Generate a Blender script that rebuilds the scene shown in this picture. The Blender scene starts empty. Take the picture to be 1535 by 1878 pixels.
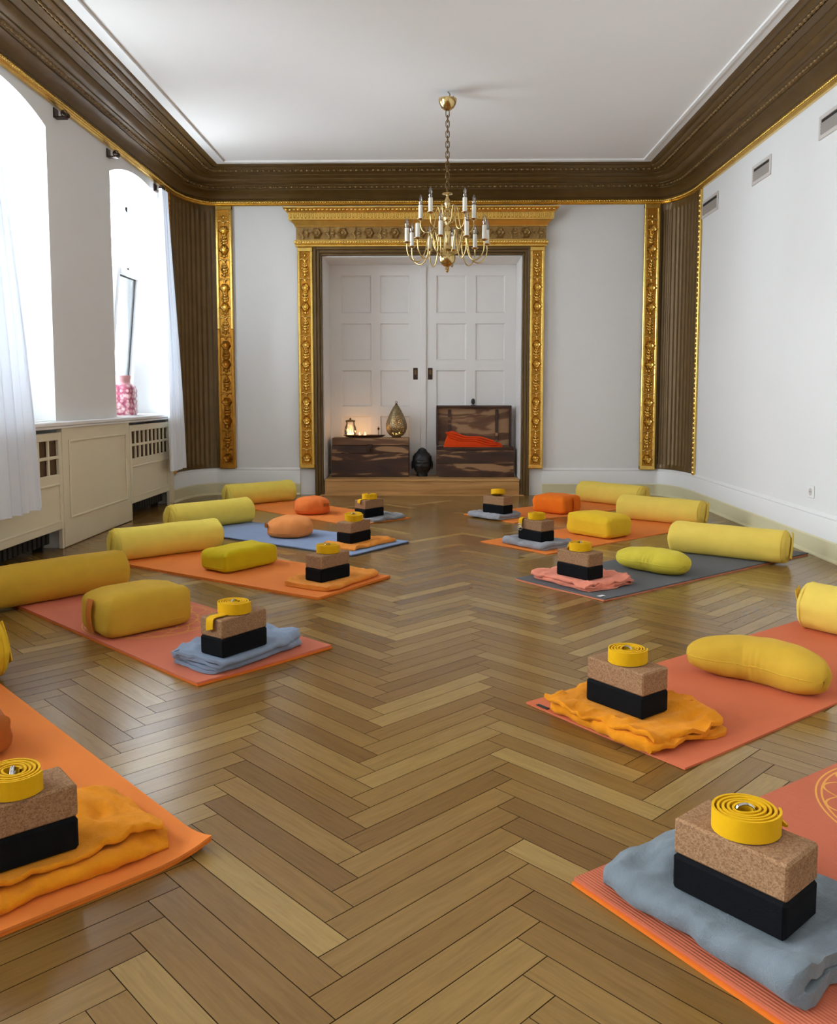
import bpy, bmesh, math, random
from mathutils import Vector, Matrix, noise
R = math.radians
random.seed(7)
scene = bpy.context.scene
COL = scene.collection

# ------------------------------------------------------------------ camera
F_PX, W_PX, H_PX = 1537.0, 1535.0, 1878.0
CY_PX = 854.0                       # optical axis row: the frame is cropped at the top
PITCH = math.atan2(854.0 - 726.0, F_PX)
YAW = math.atan2(30.5, F_PX)
CAMZ = 1.0
cam = bpy.data.cameras.new('camera'); cam_o = bpy.data.objects.new('camera', cam); COL.objects.link(cam_o)
cam.sensor_fit = 'HORIZONTAL'; cam.sensor_width = 36.0; cam.lens = 36.0 * F_PX / W_PX
cam.shift_y = -(H_PX / 2 - CY_PX) / W_PX
cam.clip_start = 0.02
cam_o.location = (0, 0, CAMZ); cam_o.rotation_euler = (math.pi / 2 - PITCH, 0, YAW)
scene.camera = cam_o

# ------------------------------------------------------------------ world, light, exposure
world = bpy.data.worlds.new('overcast_sky'); scene.world = world; world.use_nodes = True
bg = world.node_tree.nodes['Background']
bg.inputs['Color'].default_value = (0.84, 0.92, 1.0, 1)
bg.inputs['Strength'].default_value = 17.0
vs = scene.view_settings
vs.view_transform = 'Standard'; vs.look = 'None'; vs.gamma = 1.0; vs.use_curve_mapping = False
vs.exposure = 0.42
scene.cycles.max_bounces = 9; scene.cycles.diffuse_bounces = 6; scene.cycles.glossy_bounces = 4
scene.cycles.transparent_max_bounces = 12; scene.cycles.transmission_bounces = 6
scene.cycles.sample_clamp_indirect = 8.0
scene.cycles.caustics_reflective = False; scene.cycles.caustics_refractive = False

# room dimensions
XL, XR, YB, YF, ZC = -2.47, 2.42, 8.44, -2.6, 3.17
WINS = [7.083, 4.80, 2.35, 0.0, -1.75]; WHS = [.618, .618, .80, .80, .62]; WHALF = 0.618; WSPR = 2.70; WCROWN = 2.815; WDEEP = 0.42; SILLZ = 0.835  # unseen nearer windows widened, and a further one added, to brighten the room
for wy, wh in zip(WINS, WHS):       # daylight portals in the window openings
    l = bpy.data.lights.new('window_daylight', 'AREA'); l.shape = 'RECTANGLE'; l.size = 1.96; l.size_y = wh * 2
    l.cycles.is_portal = True
    o = bpy.data.objects.new('window_daylight', l); COL.objects.link(o)
    o.location = (XL - WDEEP - 0.02, wy, (SILLZ + WCROWN) / 2); o.rotation_euler = (0, -math.pi / 2, 0)

# ------------------------------------------------------------------ helpers
def tag(o, label=None, cat=None, group=None, kind=None):
    if label: o['label'] = label
    if cat: o['category'] = cat
    if group: o['group'] = group
    if kind: o['kind'] = kind
    return o

def empty(name, loc=(0, 0, 0), rz=0.0):
    o = bpy.data.objects.new(name, None); COL.objects.link(o)
    o.location = loc; o.rotation_euler = (0, 0, rz); o.empty_display_size = 0.05
    return o

class MB:
    def __init__(s): s.v = []; s.f = []
    def add(s, v, f):
        n = len(s.v); s.v += [tuple(p) for p in v]; s.f += [tuple(i + n for i in q) for q in f]; return s
    def box(s, x0, x1, y0, y1, z0, z1, b=0.0):
        cx, cy, cz = (x0 + x1) / 2, (y0 + y1) / 2, (z0 + z1) / 2
        X, Y, Z = abs(x1 - x0) / 2, abs(y1 - y0) / 2, abs(z1 - z0) / 2
        if b <= 0:
            v = [(cx + sx * X, cy + sy * Y, cz + sz * Z) for sx in (-1, 1) for sy in (-1, 1) for sz in (-1, 1)]
            return s.add(v, [(0, 1, 3, 2), (4, 6, 7, 5), (0, 4, 5, 1), (2, 3, 7, 6), (0, 2, 6, 4), (1, 5, 7, 3)])
        b = min(b, X * .9, Y * .9, Z * .9); v = []; ix = {}
        for sx in (-1, 1):
            for sy in (-1, 1):
                for sz in (-1, 1):
                    for a in range(3):
                        e = [X - b, Y - b, Z - b]; e[a] += b
                        ix[(sx, sy, sz, a)] = len(v); v.append((cx + sx * e[0], cy + sy * e[1], cz + sz * e[2]))
        f = []
        for a in range(3):
            o1, o2 = [i for i in range(3) if i != a]
            for sg in (-1, 1):
                q = []
                for t1, t2 in ((-1, -1), (1, -1), (1, 1), (-1, 1)):
                    k = [0, 0, 0]; k[a] = sg; k[o1] = t1; k[o2] = t2; q.append(ix[(*k, a)])
                f.append(tuple(q))
            for t1 in (-1, 1):           # edges parallel to axis a
                for t2 in (-1, 1):
                    k0 = [0, 0, 0]; k0[o1] = t1; k0[o2] = t2; k1 = list(k0); k0[a] = -1; k1[a] = 1
                    f.append((ix[(*k0, o1)], ix[(*k1, o1)], ix[(*k1, o2)], ix[(*k0, o2)]))
        for sx in (-1, 1):
            for sy in (-1, 1):
                for sz in (-1, 1): f.append(tuple(ix[(sx, sy, sz, a)] for a in range(3)))
        return s.add(v, f)
    def lathe(s, prof, n=24, c=(0, 0, 0), close=True):
        v = []; f = []
        for r, z in prof:
            for i in range(n):
                a = 2 * math.pi * i / n; v.append((c[0] + r * math.cos(a), c[1] + r * math.sin(a), c[2] + z))
        for j in range(len(prof) - 1):
            for i in range(n):
                k = (i + 1) % n; f.append((j * n + i, j * n + k, (j + 1) * n + k, (j + 1) * n + i))
        if close:
            f.append(tuple(range(n))[::-1]); f.append(tuple((len(prof) - 1) * n + i for i in range(n)))
        return s.add(v, f)
    def tube(s, pts, r, n=8, closed=False):
        pts = [Vector(p) for p in pts]; m = len(pts); v = []; f = []; up = None
        rr = r if callable(r) else (lambda t: r)
        for i, p in enumerate(pts):
            a = pts[(i - 1) % m] if (closed or i > 0) else p; b = pts[(i + 1) % m] if (closed or i < m - 1) else p
            t = (b - a).normalized()
            if up is None: up = t.orthogonal().normalized()
            up = (up - t * up.dot(t)).normalized(); w = t.cross(up); q = rr(i / max(1, m - 1))
            for k in range(n):
                an = 2 * math.pi * k / n; v.append(p + up * (q * math.cos(an)) + w * (q * math.sin(an)))
        for i in range(m if closed else m - 1):
            for k in range(n):
                i2 = (i + 1) % m; k2 = (k + 1) % n; f.append((i * n + k, i * n + k2, i2 * n + k2, i2 * n + k))
        if not closed: f.append(tuple(range(n))[::-1]); f.append(tuple((m - 1) * n + k for k in range(n)))
        return s.add(v, f)
    def sphere(s, c, rx, ry=None, rz=None, n=14, m=9):
        ry = ry or rx; rz = rz or rx
        v = [(c[0], c[1], c[2] - rz)]; f = []
        for j in range(1, m):
            th = -math.pi / 2 + math.pi * j / m
            for i in range(n):
                a = 2 * math.pi * i / n
                v.append((c[0] + rx * math.cos(th) * math.cos(a), c[1] + ry * math.cos(th) * math.sin(a), c[2] + rz * math.sin(th)))
        v.append((c[0], c[1], c[2] + rz)); L = len(v) - 1
        for i in range(n):
            k = (i + 1) % n; f.append((0, 1 + k, 1 + i)); f.append((L, 1 + (m - 2) * n + i, 1 + (m - 2) * n + k))
        for j in range(m - 2):
            for i in range(n):
                k = (i + 1) % n; f.append((1 + j * n + i, 1 + j * n + k, 1 + (j + 1) * n + k, 1 + (j + 1) * n + i))
        return s.add(v, f)
    def grid(s, P, nu, nv, wu=False, wv=False):
        v = [P(i, j) for i in range(nu) for j in range(nv)]; f = []
        for i in range(nu if wu else nu - 1):
            for j in range(nv if wv else nv - 1):
                a, b = (i + 1) % nu, (j + 1) % nv; f.append((i * nv + j, a * nv + j, a * nv + b, i * nv + b))
        return s.add(v, f)
    def loft(s, loops, closed_path=False, cap=False):
        n = len(loops[0]); m = len(loops); f = []; v = [p for l in loops for p in l]
        for i in range(m if closed_path else m - 1):
            for j in range(n - 1): f.append((i * n + j, ((i + 1) % m) * n + j, ((i + 1) % m) * n + j + 1, i * n + j + 1))
        if cap: f.append(tuple(range(n))[::-1]); f.append(tuple((m - 1) * n + j for j in range(n)))
        return s.add(v, f)
    def xf(s, M, start=0):
        for i in range(start, len(s.v)): s.v[i] = tuple(M @ Vector(s.v[i]))
        return s
    def shift(s, d):
        s.v = [(p[0] + d[0], p[1] + d[1], p[2] + d[2]) for p in s.v]; return s

def mesh_of(name, mb, mat, smooth=None, recalc=True):
    me = bpy.data.meshes.new(name); me.from_pydata(mb.v, [], mb.f)
    if recalc:
        bm = bmesh.new(); bm.from_mesh(me); bmesh.ops.recalc_face_normals(bm, faces=bm.faces); bm.to_mesh(me); bm.free()
    if mat: me.materials.append(mat)
    if smooth is not None:
        me.polygons.foreach_set('use_smooth', [True] * len(me.polygons))
        me.set_sharp_from_angle(angle=R(smooth))
    me.update(); return me

ORG = {}
def obj(name, mb, mat, parent=None, smooth=None, world_coords=False, loc=None, rot=None, mesh=None):
    """one mesh object; with world_coords the vertices are given in room coordinates and the root's base is subtracted"""
    if mesh is None:
        if world_coords and parent is not None and parent.name in ORG:
            L = ORG[parent.name]; mb.shift((-L[0], -L[1], -L[2]))
        mesh = mesh_of(name, mb, mat, smooth)
    o = bpy.data.objects.new(name, mesh); COL.objects.link(o)
    if parent is not None:
        o.parent = parent
        if parent.name in ORG and world_coords: ORG[o.name] = ORG[parent.name]
    if loc is not None: o.location = loc
    if rot is not None: o.rotation_euler = rot
    return o

def root(name, loc):
    o = empty(name, loc); ORG[o.name] = tuple(loc); return o

# ------------------------------------------------------------------ materials
def newmat(name):
    m = bpy.data.materials.new(name); m.use_nodes = True; nt = m.node_tree
    return m, nt, nt.nodes['Principled BSDF'], nt.links
def N(nt, t, **kw):
    n = nt.nodes.new(t)
    for k, v in kw.items():
        if k in n.inputs: n.inputs[k].default_value = v
        else: setattr(n, k, v)
    return n
def ramp(nt, stops):
    r = nt.nodes.new('ShaderNodeValToRGB'); e = r.color_ramp.elements
    while len(e) < len(stops): e.new(0.5)
    for x, (p, c) in zip(e, stops): x.position = p; x.color = (*c, 1) if len(c) == 3 else c
    return r
def c4(c): return (*c, 1)
def srgb(r, g, b):
    f = lambda c: c / 255 / 12.92 if c / 255 <= .04045 else ((c / 255 + .055) / 1.055) ** 2.4
    return (f(r), f(g), f(b))

def plain(name, col, rough=.6, metal=0.0, nscale=0, nvar=.0, bump=0.0, bscale=200, sheen=0.0, spec=.5, coord='Object'):
    m, nt, p, lk = newmat(name)
    p.inputs['Base Color'].default_value = c4(col); p.inputs['Roughness'].default_value = rough; p.inputs['Metallic'].default_value = metal
    p.inputs['Specular IOR Level'].default_value = spec
    if sheen: p.inputs['Sheen Weight'].default_value = sheen
    tc = N(nt, 'ShaderNodeTexCoord')
    if nvar:
        n = N(nt, 'ShaderNodeTexNoise', Scale=nscale, Detail=5.0, Roughness=.6); lk.new(tc.outputs[coord], n.inputs['Vector'])
        r = ramp(nt, [(.25, tuple(c * (1 - nvar) for c in col)), (.75, tuple(min(1, c * (1 + nvar)) for c in col))])
        lk.new(n.outputs['Fac'], r.inputs['Fac']); lk.new(r.outputs['Color'], p.inputs['Base Color'])
    if bump:
        n2 = N(nt, 'ShaderNodeTexNoise', Scale=bscale, Detail=3.0); lk.new(tc.outputs[coord], n2.inputs['Vector'])
        b = N(nt, 'ShaderNodeBump', Strength=bump, Distance=.004); lk.new(n2.outputs['Fac'], b.inputs['Height']); lk.new(b.outputs['Normal'], p.inputs['Normal'])
    return m

M_wall = plain('warm_white_plaster', (.80, .785, .755), .75, nscale=1.3, nvar=.018, bump=.12, bscale=35)
M_ceil = plain('ceiling_white', (.80, .775, .74), .8, nscale=1.0, nvar=.015, bump=.08, bscale=30)
M_trimwhite = plain('white_trim_paint', (.82, .805, .775), .45, bump=.05, bscale=60)
M_doorwhite = plain('white_door_paint', (.80, .775, .745), .4, nscale=2.5, nvar=.02, bump=.06, bscale=40)
M_plinth = plain('cream_plinth_paint', srgb(212, 203, 164), .5, nscale=3, nvar=.03)
M_cab = plain('ivory_cabinet_paint', srgb(226, 214, 184), .42, nscale=3, nvar=.03, bump=.05, bscale=50)
M_sill = plain('glossy_white_sill', (.80, .80, .79), .25)
M_upvc = plain('window_frame_white', (.82, .83, .84), .35)
M_dark = plain('dark_recess', (.02, .016, .012), .8)
M_seam = plain('parquet_seam', srgb(52, 34, 16), .9, spec=.05)
M_mesh = plain('brown_grille_mesh', srgb(96, 70, 42), .6, metal=.3, nscale=60, nvar=.3, bump=.6, bscale=160)
M_bronze = plain('bronze_brown_paint', srgb(100, 75, 37), .42, metal=.35, nscale=9, nvar=.16, bump=.10, bscale=60)
M_bronze2 = plain('bronze_brown_relief', srgb(154, 120, 66), .42, metal=.45, nscale=24, nvar=.3, bump=.45, bscale=70)
M_bronze3 = plain('bronze_leaf_band', srgb(122, 95, 54), .45, metal=.35, nscale=24, nvar=.3, bump=.4, bscale=70)
M_gold = plain('gilded_plaster', srgb(232, 193, 102), .26, metal=.92, nscale=14, nvar=.14, bump=.25, bscale=60)
M_golddark = plain('darker_gilding', srgb(192, 136, 50), .36, metal=.9, nscale=12, nvar=.25, bump=.3, bscale=60)  # deeper gold; on the pilasters it paints in dim reflection and gap shade
M_brass = plain('polished_brass', srgb(206, 178, 120), .20, metal=1.0, nscale=10, nvar=.1)
M_brassdk = plain('dark_brass', srgb(120, 96, 62), .35, metal=1.0, nscale=20, nvar=.15)
M_candle = plain('ivory_candle_sleeve', srgb(236, 230, 214), .5)
M_iron = plain('bronze_iron', srgb(70, 54, 46), .4, metal=.8)
M_steel = plain('buckle_steel', (.62, .60, .57), .22, metal=1.0)
M_black = plain('black_foam', (.0040, .0042, .005), .75, nscale=150, nvar=.25, bump=.25, bscale=350, spec=.1)
M_stone = plain('black_stone', (.012, .012, .013), .42, nscale=20, nvar=.2, bump=.2, bscale=90)
M_ash = plain('ventgrey', srgb(206, 198, 190), .5)
M_slat = plain('vent_slat_grey', srgb(168, 160, 152), .45, metal=.2)
M_wax = plain('tealight_wax', srgb(240, 226, 196), .5)
M_leather = plain('tan_leather', srgb(196, 110, 34), .5, bump=.2, bscale=120)

def fabric(name, col, var=.08, sc=14, bump=.25, weave=900, rough=.85, sheen=.25):
    m, nt, p, lk = newmat(name); p.inputs['Roughness'].default_value = rough; p.inputs['Sheen Weight'].default_value = sheen
    p.inputs['Sheen Roughness'].default_value = .5; p.inputs['Specular IOR Level'].default_value = .15
    p.inputs['Sheen Tint'].default_value = c4(tuple(min(1, c * 1.3 + .1) for c in col))
    tc = N(nt, 'ShaderNodeTexCoord')
    n = N(nt, 'ShaderNodeTexNoise', Scale=sc, Detail=6.0, Roughness=.6); lk.new(tc.outputs['Object'], n.inputs['Vector'])
    r = ramp(nt, [(.28, tuple(c * (1 - var) for c in col)), (.72, tuple(min(1, c * (1 + var)) for c in col))])
    lk.new(n.outputs['Fac'], r.inputs['Fac']); lk.new(r.outputs['Color'], p.inputs['Base Color'])
    n2 = N(nt, 'ShaderNodeTexNoise', Scale=weave, Detail=2.0); lk.new(tc.outputs['Object'], n2.inputs['Vector'])
    n3 = N(nt, 'ShaderNodeTexNoise', Scale=22.0 if bump < .4 else 42.0, Detail=5.0, Roughness=.65); lk.new(tc.outputs['Object'], n3.inputs['Vector'])
    mx = N(nt, 'ShaderNodeMath', operation='MULTIPLY_ADD'); lk.new(n3.outputs['Fac'], mx.inputs[0]); mx.inputs[1].default_value = 1.6 if bump < .4 else 3.2; lk.new(n2.outputs['Fac'], mx.inputs[2])
    b = N(nt, 'ShaderNodeBump', Strength=bump, Distance=.003); lk.new(mx.outputs[0], b.inputs['Height']); lk.new(b.outputs['Normal'], p.inputs['Normal'])
    return m

F_pale = fabric('pale_yellow_cotton', srgb(232, 206, 92), .04)
F_yell = fabric('yellow_cotton', srgb(226, 182, 40), .05)
F_must = fabric('mustard_cotton', srgb(200, 158, 50), .05)
F_bol = fabric('soft_yellow_cotton', srgb(228, 196, 88), .04)
F_lime = fabric('lime_yellow_cotton', srgb(204, 184, 62), .06)
F_olive = fabric('olive_yellow_cotton', srgb(198, 172, 14), .06)
F_orange = fabric('orange_cotton', srgb(232, 112, 22), .05)
F_peach = fabric('peach_orange_cotton', srgb(226, 142, 78), .05)
F_brown = fabric('rust_brown_velvet', srgb(168, 92, 36), .15)
F_coral = fabric('coral_orange_felt', srgb(228, 118, 54), .06)
F_boxblanket = fabric('vivid_orange_fleece', srgb(226, 70, 18), .08)
FL = dict(fleece_orange=fabric('marigold_fleece', srgb(226, 138, 22), .10, 30, .5, 420, .95, .5),
          fleece_lightorange=fabric('light_orange_fleece', srgb(232, 144, 56), .10, 30, .5, 420, .95, .5),
          fleece_grey=fabric('grey_fleece', srgb(142, 142, 146), .10, 26, .5, 420, .95, .5),
          fleece_bluegrey=fabric('blue_grey_fleece', srgb(112, 119, 124), .12, 16, .5, 420, .95, .5),
          cotton_blue=fabric('blue_grey_cotton', srgb(132, 144, 162), .08, 16, .3, 700, .9, .3),
          fleece_pink=fabric('salmon_pink_fleece', srgb(230, 138, 112), .08, 26, .5, 420, .95, .5))
F_webbing = fabric('yellow_webbing', srgb(222, 168, 12), .05, 40, .3, 1400, .75, .1)

def mat_mat(name, col, rib=0, mandala=None, var=.04):
    m, nt, p, lk = newmat(name); p.inputs['Roughness'].default_value = .8; p.inputs['Specular IOR Level'].default_value = .25
    tc = N(nt, 'ShaderNodeTexCoord')
    n = N(nt, 'ShaderNodeTexNoise', Scale=6.0, Detail=6.0); lk.new(tc.outputs['Object'], n.inputs['Vector'])
    r = ramp(nt, [(.3, tuple(c * (1 - var) for c in col)), (.7, tuple(min(1, c * (1 + var)) for c in col))])
    lk.new(n.outputs['Fac'], r.inputs['Fac']); out = r.outputs['Color']
    if mandala:                                    # printed gold line drawing: rings and petals
        mp = N(nt, 'ShaderNodeVectorMath', operation='SUBTRACT'); lk.new(tc.outputs['Object'], mp.inputs[0]); mp.inputs[1].default_value = (mandala[0], mandala[1], 0)
        sp = N(nt, 'ShaderNodeSeparateXYZ'); lk.new(mp.outputs[0], sp.inputs[0])
        def mth(op, a, b=None, c=None):
            q = N(nt, 'ShaderNodeMath', operation=op)
            for i, x in enumerate((a, b, c)):
                if x is None: continue
                if isinstance(x, (int, float)): q.inputs[i].default_value = x
                else: lk.new(x, q.inputs[i])
            return q.outputs[0]
        rad = mth('SQRT', mth('ADD', mth('MULTIPLY', sp.outputs[0], sp.outputs[0]), mth('MULTIPLY', sp.outputs[1], sp.outputs[1])))
        ang = mth('ARCTAN2', sp.outputs[1], sp.outputs[0])
        acc = None
        def line(expr, w):
            nonlocal acc
            q = mth('LESS_THAN', mth('ABSOLUTE', expr), w); acc = q if acc is None else mth('MAXIMUM', acc, q)
        for rr in (.285, .272, .20, .135, .07): line(mth('SUBTRACT', rad, rr), .0024)
        for k, r0, am in ((8, .236, .034), (8, .167, .032), (6, .10, .032)):
            ca = mth('COSINE', mth('MULTIPLY', ang, float(k)))
            line(mth('SUBTRACT', rad, mth('MULTIPLY_ADD', ca, am, r0)), .003)
            line(mth('SUBTRACT', rad, mth('MULTIPLY_ADD', ca, -am, r0)), .003)
        mix = N(nt, 'ShaderNodeMix', data_type='RGBA'); lk.new(acc, mix.inputs['Factor']); lk.new(out, mix.inputs['A'])
        mix.inputs['B'].default_value = c4(srgb(222, 158, 72)); out = mix.outputs['Result']
    lk.new(out, p.inputs['Base Color'])
    if rib:
        w = N(nt, 'ShaderNodeTexWave', Scale=rib, Distortion=0.0); w.bands_direction = 'X'; lk.new(tc.outputs['Object'], w.inputs['Vector']); h = w.outputs['Fac']
    else:
        w = N(nt, 'ShaderNodeTexNoise', Scale=350.0, Detail=2.0); lk.new(tc.outputs['Object'], w.inputs['Vector']); h = w.outputs['Fac']
    b = N(nt, 'ShaderNodeBump', Strength=.35 if rib else .2, Distance=.003); lk.new(h, b.inputs['Height']); lk.new(b.outputs['Normal'], p.inputs['Normal'])
    return m
MT = dict(orange=mat_mat('orange_mat_foam', srgb(224, 124, 50)), deep=mat_mat('deep_orange_mat_foam', srgb(222, 112, 30)),
          salmon=mat_mat('salmon_mandala_mat', srgb(206, 114, 86), mandala=(.87, 0.0)), ribbed=mat_mat('salmon_ribbed_mat', srgb(190, 100, 70), rib=42, mandala=(.93, 0.0)),
          terra=mat_mat('terracotta_mat', srgb(204, 106, 68)), blue=mat_mat('blue_mat', srgb(134, 150, 180)), navy=mat_mat('dark_slate_mat', srgb(52, 60, 74)),
          charcoal=mat_mat('charcoal_mat', srgb(96, 96, 97)), pinkunder=mat_mat('salmon_under_mat', srgb(208, 124, 92)))

def cork_mat():
    m, nt, p, lk = newmat('cork_granules'); p.inputs['Roughness'].default_value = .85; p.inputs['Specular IOR Level'].default_value = .2
    tc = N(nt, 'ShaderNodeTexCoord')
    v = N(nt, 'ShaderNodeTexVoronoi', Scale=430.0); lk.new(tc.outputs['Object'], v.inputs['Vector'])
    sp = N(nt, 'ShaderNodeSeparateColor'); lk.new(v.outputs['Color'], sp.inputs[0])
    n = N(nt, 'ShaderNodeTexNoise', Scale=120.0, Detail=5.0); lk.new(tc.outputs['Object'], n.inputs['Vector'])
    mx = N(nt, 'ShaderNodeMath', operation='MULTIPLY_ADD'); lk.new(sp.outputs[0], mx.inputs[0]); mx.inputs[1].default_value = .5
    hf = N(nt, 'ShaderNodeMath', operation='MULTIPLY'); lk.new(n.outputs['Fac'], hf.inputs[0]); hf.inputs[1].default_value = .5; lk.new(hf.outputs[0], mx.inputs[2])
    r = ramp(nt, [(.12, srgb(108, 78, 52)), (.45, srgb(146, 108, 76)), (.85, srgb(172, 134, 98))]); lk.new(mx.outputs[0], r.inputs['Fac']); lk.new(r.outputs['Color'], p.inputs['Base Color'])
    b = N(nt, 'ShaderNodeBump', Strength=.3, Distance=.002); lk.new(mx.outputs[0], b.inputs['Height']); lk.new(b.outputs['Normal'], p.inputs['Normal'])
    return m
M_cork = cork_mat()

def parquet_mat():
    m, nt, p, lk = newmat('oak_parquet')
    oi = N(nt, 'ShaderNodeObjectInfo'); at = N(nt, 'ShaderNodeAttribute', attribute_name='tone')
    ad = N(nt, 'ShaderNodeMath', operation='ADD'); lk.new(oi.outputs['Random'], ad.inputs[0]); lk.new(at.outputs['Fac'], ad.inputs[1])
    fr = N(nt, 'ShaderNodeMath', operation='FRACT'); lk.new(ad.outputs[0], fr.inputs[0])
    uv = N(nt, 'ShaderNodeUVMap')
    off = N(nt, 'ShaderNodeCombineXYZ'); q = N(nt, 'ShaderNodeMath', operation='MULTIPLY'); lk.new(fr.outputs[0], q.inputs[0]); q.inputs[1].default_value = 53.0
    lk.new(q.outputs[0], off.inputs[0]); lk.new(q.outputs[0], off.inputs[1]); lk.new(fr.outputs[0], off.inputs[2])
    va = N(nt, 'ShaderNodeVectorMath', operation='ADD'); lk.new(uv.outputs[0], va.inputs[0]); lk.new(off.outputs[0], va.inputs[1])
    mp = N(nt, 'ShaderNodeMapping'); mp.inputs['Scale'].default_value = (3.0, 34.0, 1.0); lk.new(va.outputs[0], mp.inputs['Vector'])
    g = N(nt, 'ShaderNodeTexNoise', Scale=1.4, Detail=8.0, Roughness=.65, Distortion=.9); lk.new(mp.outputs[0], g.inputs['Vector'])
    mp2 = N(nt, 'ShaderNodeMapping'); mp2.inputs['Scale'].default_value = (9.0, 150.0, 1.0); lk.new(va.outputs[0], mp2.inputs['Vector'])
    g2 = N(nt, 'ShaderNodeTexNoise', Scale=1.0, Detail=4.0, Roughness=.7); lk.new(mp2.outputs[0], g2.inputs['Vector'])
    base = ramp(nt, [(0.0, srgb(114, 82, 38)), (.3, srgb(128, 95, 46)), (.75, srgb(138, 106, 55)), (1.0, srgb(158, 128, 74))]); lk.new(fr.outputs[0], base.inputs['Fac'])
    gr = ramp(nt, [(.22, (.74, .70, .64)), (.5, (.98, .97, .95)), (.8, (1.10, 1.10, 1.08))]); lk.new(g.outputs['Fac'], gr.inputs['Fac'])
    gr2 = ramp(nt, [(.3, (.80, .78, .75)), (.6, (1.02, 1.02, 1.02))]); lk.new(g2.outputs['Fac'], gr2.inputs['Fac'])
    m1 = N(nt, 'ShaderNodeMix', data_type='RGBA', blend_type='MULTIPLY'); m1.inputs['Factor'].default_value = .9; lk.new(base.outputs['Color'], m1.inputs['A']); lk.new(gr.outputs['Color'], m1.inputs['B'])
    m2 = N(nt, 'ShaderNodeMix', data_type='RGBA', blend_type='MULTIPLY'); m2.inputs['Factor'].default_value = .6; lk.new(m1.outputs['Result'], m2.inputs['A']); lk.new(gr2.outputs['Color'], m2.inputs['B'])
    lk.new(m2.outputs['Result'], p.inputs['Base Color'])
    tc = N(nt, 'ShaderNodeTexCoord'); ge = N(nt, 'ShaderNodeNewGeometry')
    wn = N(nt, 'ShaderNodeTexNoise', Scale=2.2, Detail=5.0); lk.new(ge.outputs['Position'], wn.inputs['Vector'])
    rr = N(nt, 'ShaderNodeMapRange'); lk.new(wn.outputs['Fac'], rr.inputs['Value']); rr.inputs['To Min'].default_value = .17; rr.inputs['To Max'].default_value = .30
    lk.new(rr.outputs['Result'], p.inputs['Roughness']); p.inputs['Specular IOR Level'].default_value = .42
    b1 = N(nt, 'ShaderNodeTexNoise', Scale=9.0, Detail=3.0); lk.new(ge.outputs['Position'], b1.inputs['Vector'])
    bm_ = N(nt, 'ShaderNodeMath', operation='MULTIPLY_ADD'); lk.new(g2.outputs['Fac'], bm_.inputs[0]); bm_.inputs[1].default_value = .12; lk.new(b1.outputs['Fac'], bm_.inputs[2])
    b = N(nt, 'ShaderNodeBump', Strength=.22, Distance=.004); lk.new(bm_.outputs[0], b.inputs['Height']); lk.new(b.outputs['Normal'], p.inputs['Normal'])
    return m
M_parquet = parquet_mat()

def wood_mat(name, stops, scale=(1.2, 1.2, 9.0), rough=.4, dist=1.6, det=6.0):
    m, nt, p, lk = newmat(name); p.inputs['Roughness'].default_value = rough
    tc = N(nt, 'ShaderNodeTexCoord'); oi = N(nt, 'ShaderNodeObjectInfo')
    va = N(nt, 'ShaderNodeVectorMath', operation='MULTIPLY_ADD'); lk.new(oi.outputs['Random'], va.inputs[0]); va.inputs[1].default_value = (7, 3, 5); lk.new(tc.outputs['Object'], va.inputs[2])
    mp = N(nt, 'ShaderNodeMapping'); mp.inputs['Scale'].default_value = scale; lk.new(va.outputs[0], mp.inputs['Vector'])
    n = N(nt, 'ShaderNodeTexNoise', Scale=1.0, Detail=det, Roughness=.5, Distortion=dist); lk.new(mp.outputs[0], n.inputs['Vector'])
    r = ramp(nt, stops); lk.new(n.outputs['Fac'], r.inputs['Fac']); lk.new(r.outputs['Color'], p.inputs['Base Color'])
    b = N(nt, 'ShaderNodeBump', Strength=.08, Distance=.004); lk.new(n.outputs['Fac'], b.inputs['Height']); lk.new(b.outputs['Normal'], p.inputs['Normal'])
    return m
M_chest = wood_mat('rosewood_two_tone', [(.30, srgb(44, 26, 18)), (.50, srgb(66, 38, 24)), (.545, srgb(84, 52, 32)), (.57, srgb(150, 112, 76)), (.75, srgb(168, 130, 92))], (1.7, 1.7, 9.0), .38, 1.0, 3.0)
M_chestin = wood_mat('rosewood_lid_lining', [(.3, srgb(84, 50, 30)), (.47, srgb(108, 72, 44)), (.52, srgb(156, 118, 82)), (.8, srgb(172, 134, 96))], (1.6, 1.6, 7.0), .45, 1.0, 3.0)
M_step = wood_mat('pine_step', [(.25, srgb(158, 112, 60)), (.5, srgb(192, 144, 86)), (.8, srgb(212, 166, 104))], (1.3, 1.3, 14.0), .38, 1.2)
M_tray = wood_mat('dark_tray_wood', [(.3, srgb(44, 24, 16)), (.7, srgb(76, 44, 28))], (4, 4, 12), .35)

def glass_thin(name, tint=(1, 1, 1), gl=.1):
    m, nt, p, lk = newmat(name); nt.nodes.remove(p)
    t = N(nt, 'ShaderNodeBsdfTransparent'); t.inputs['Color'].default_value = c4(tint)
    g = N(nt, 'ShaderNodeBsdfGlossy', Roughness=.02); fr = N(nt, 'ShaderNodeFresnel', IOR=1.45)
    ml = N(nt, 'ShaderNodeMath', operation='MULTIPLY_ADD'); lk.new(fr.outputs[0], ml.inputs[0]); ml.inputs[1].default_value = .9; ml.inputs[2].default_value = gl * .3
    mx = N(nt, 'ShaderNodeMixShader'); lk.new(ml.outputs[0], mx.inputs[0]); lk.new(t.outputs[0], mx.inputs[1]); lk.new(g.outputs[0], mx.inputs[2])
    lk.new(mx.outputs[0], nt.nodes['Material Output'].inputs['Surface']); return m
M_glass = glass_thin('window_glass', (.97, .99, 1))
M_bulb = glass_thin('clear_bulb_glass', (.95, .94, .93), .5)
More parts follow.
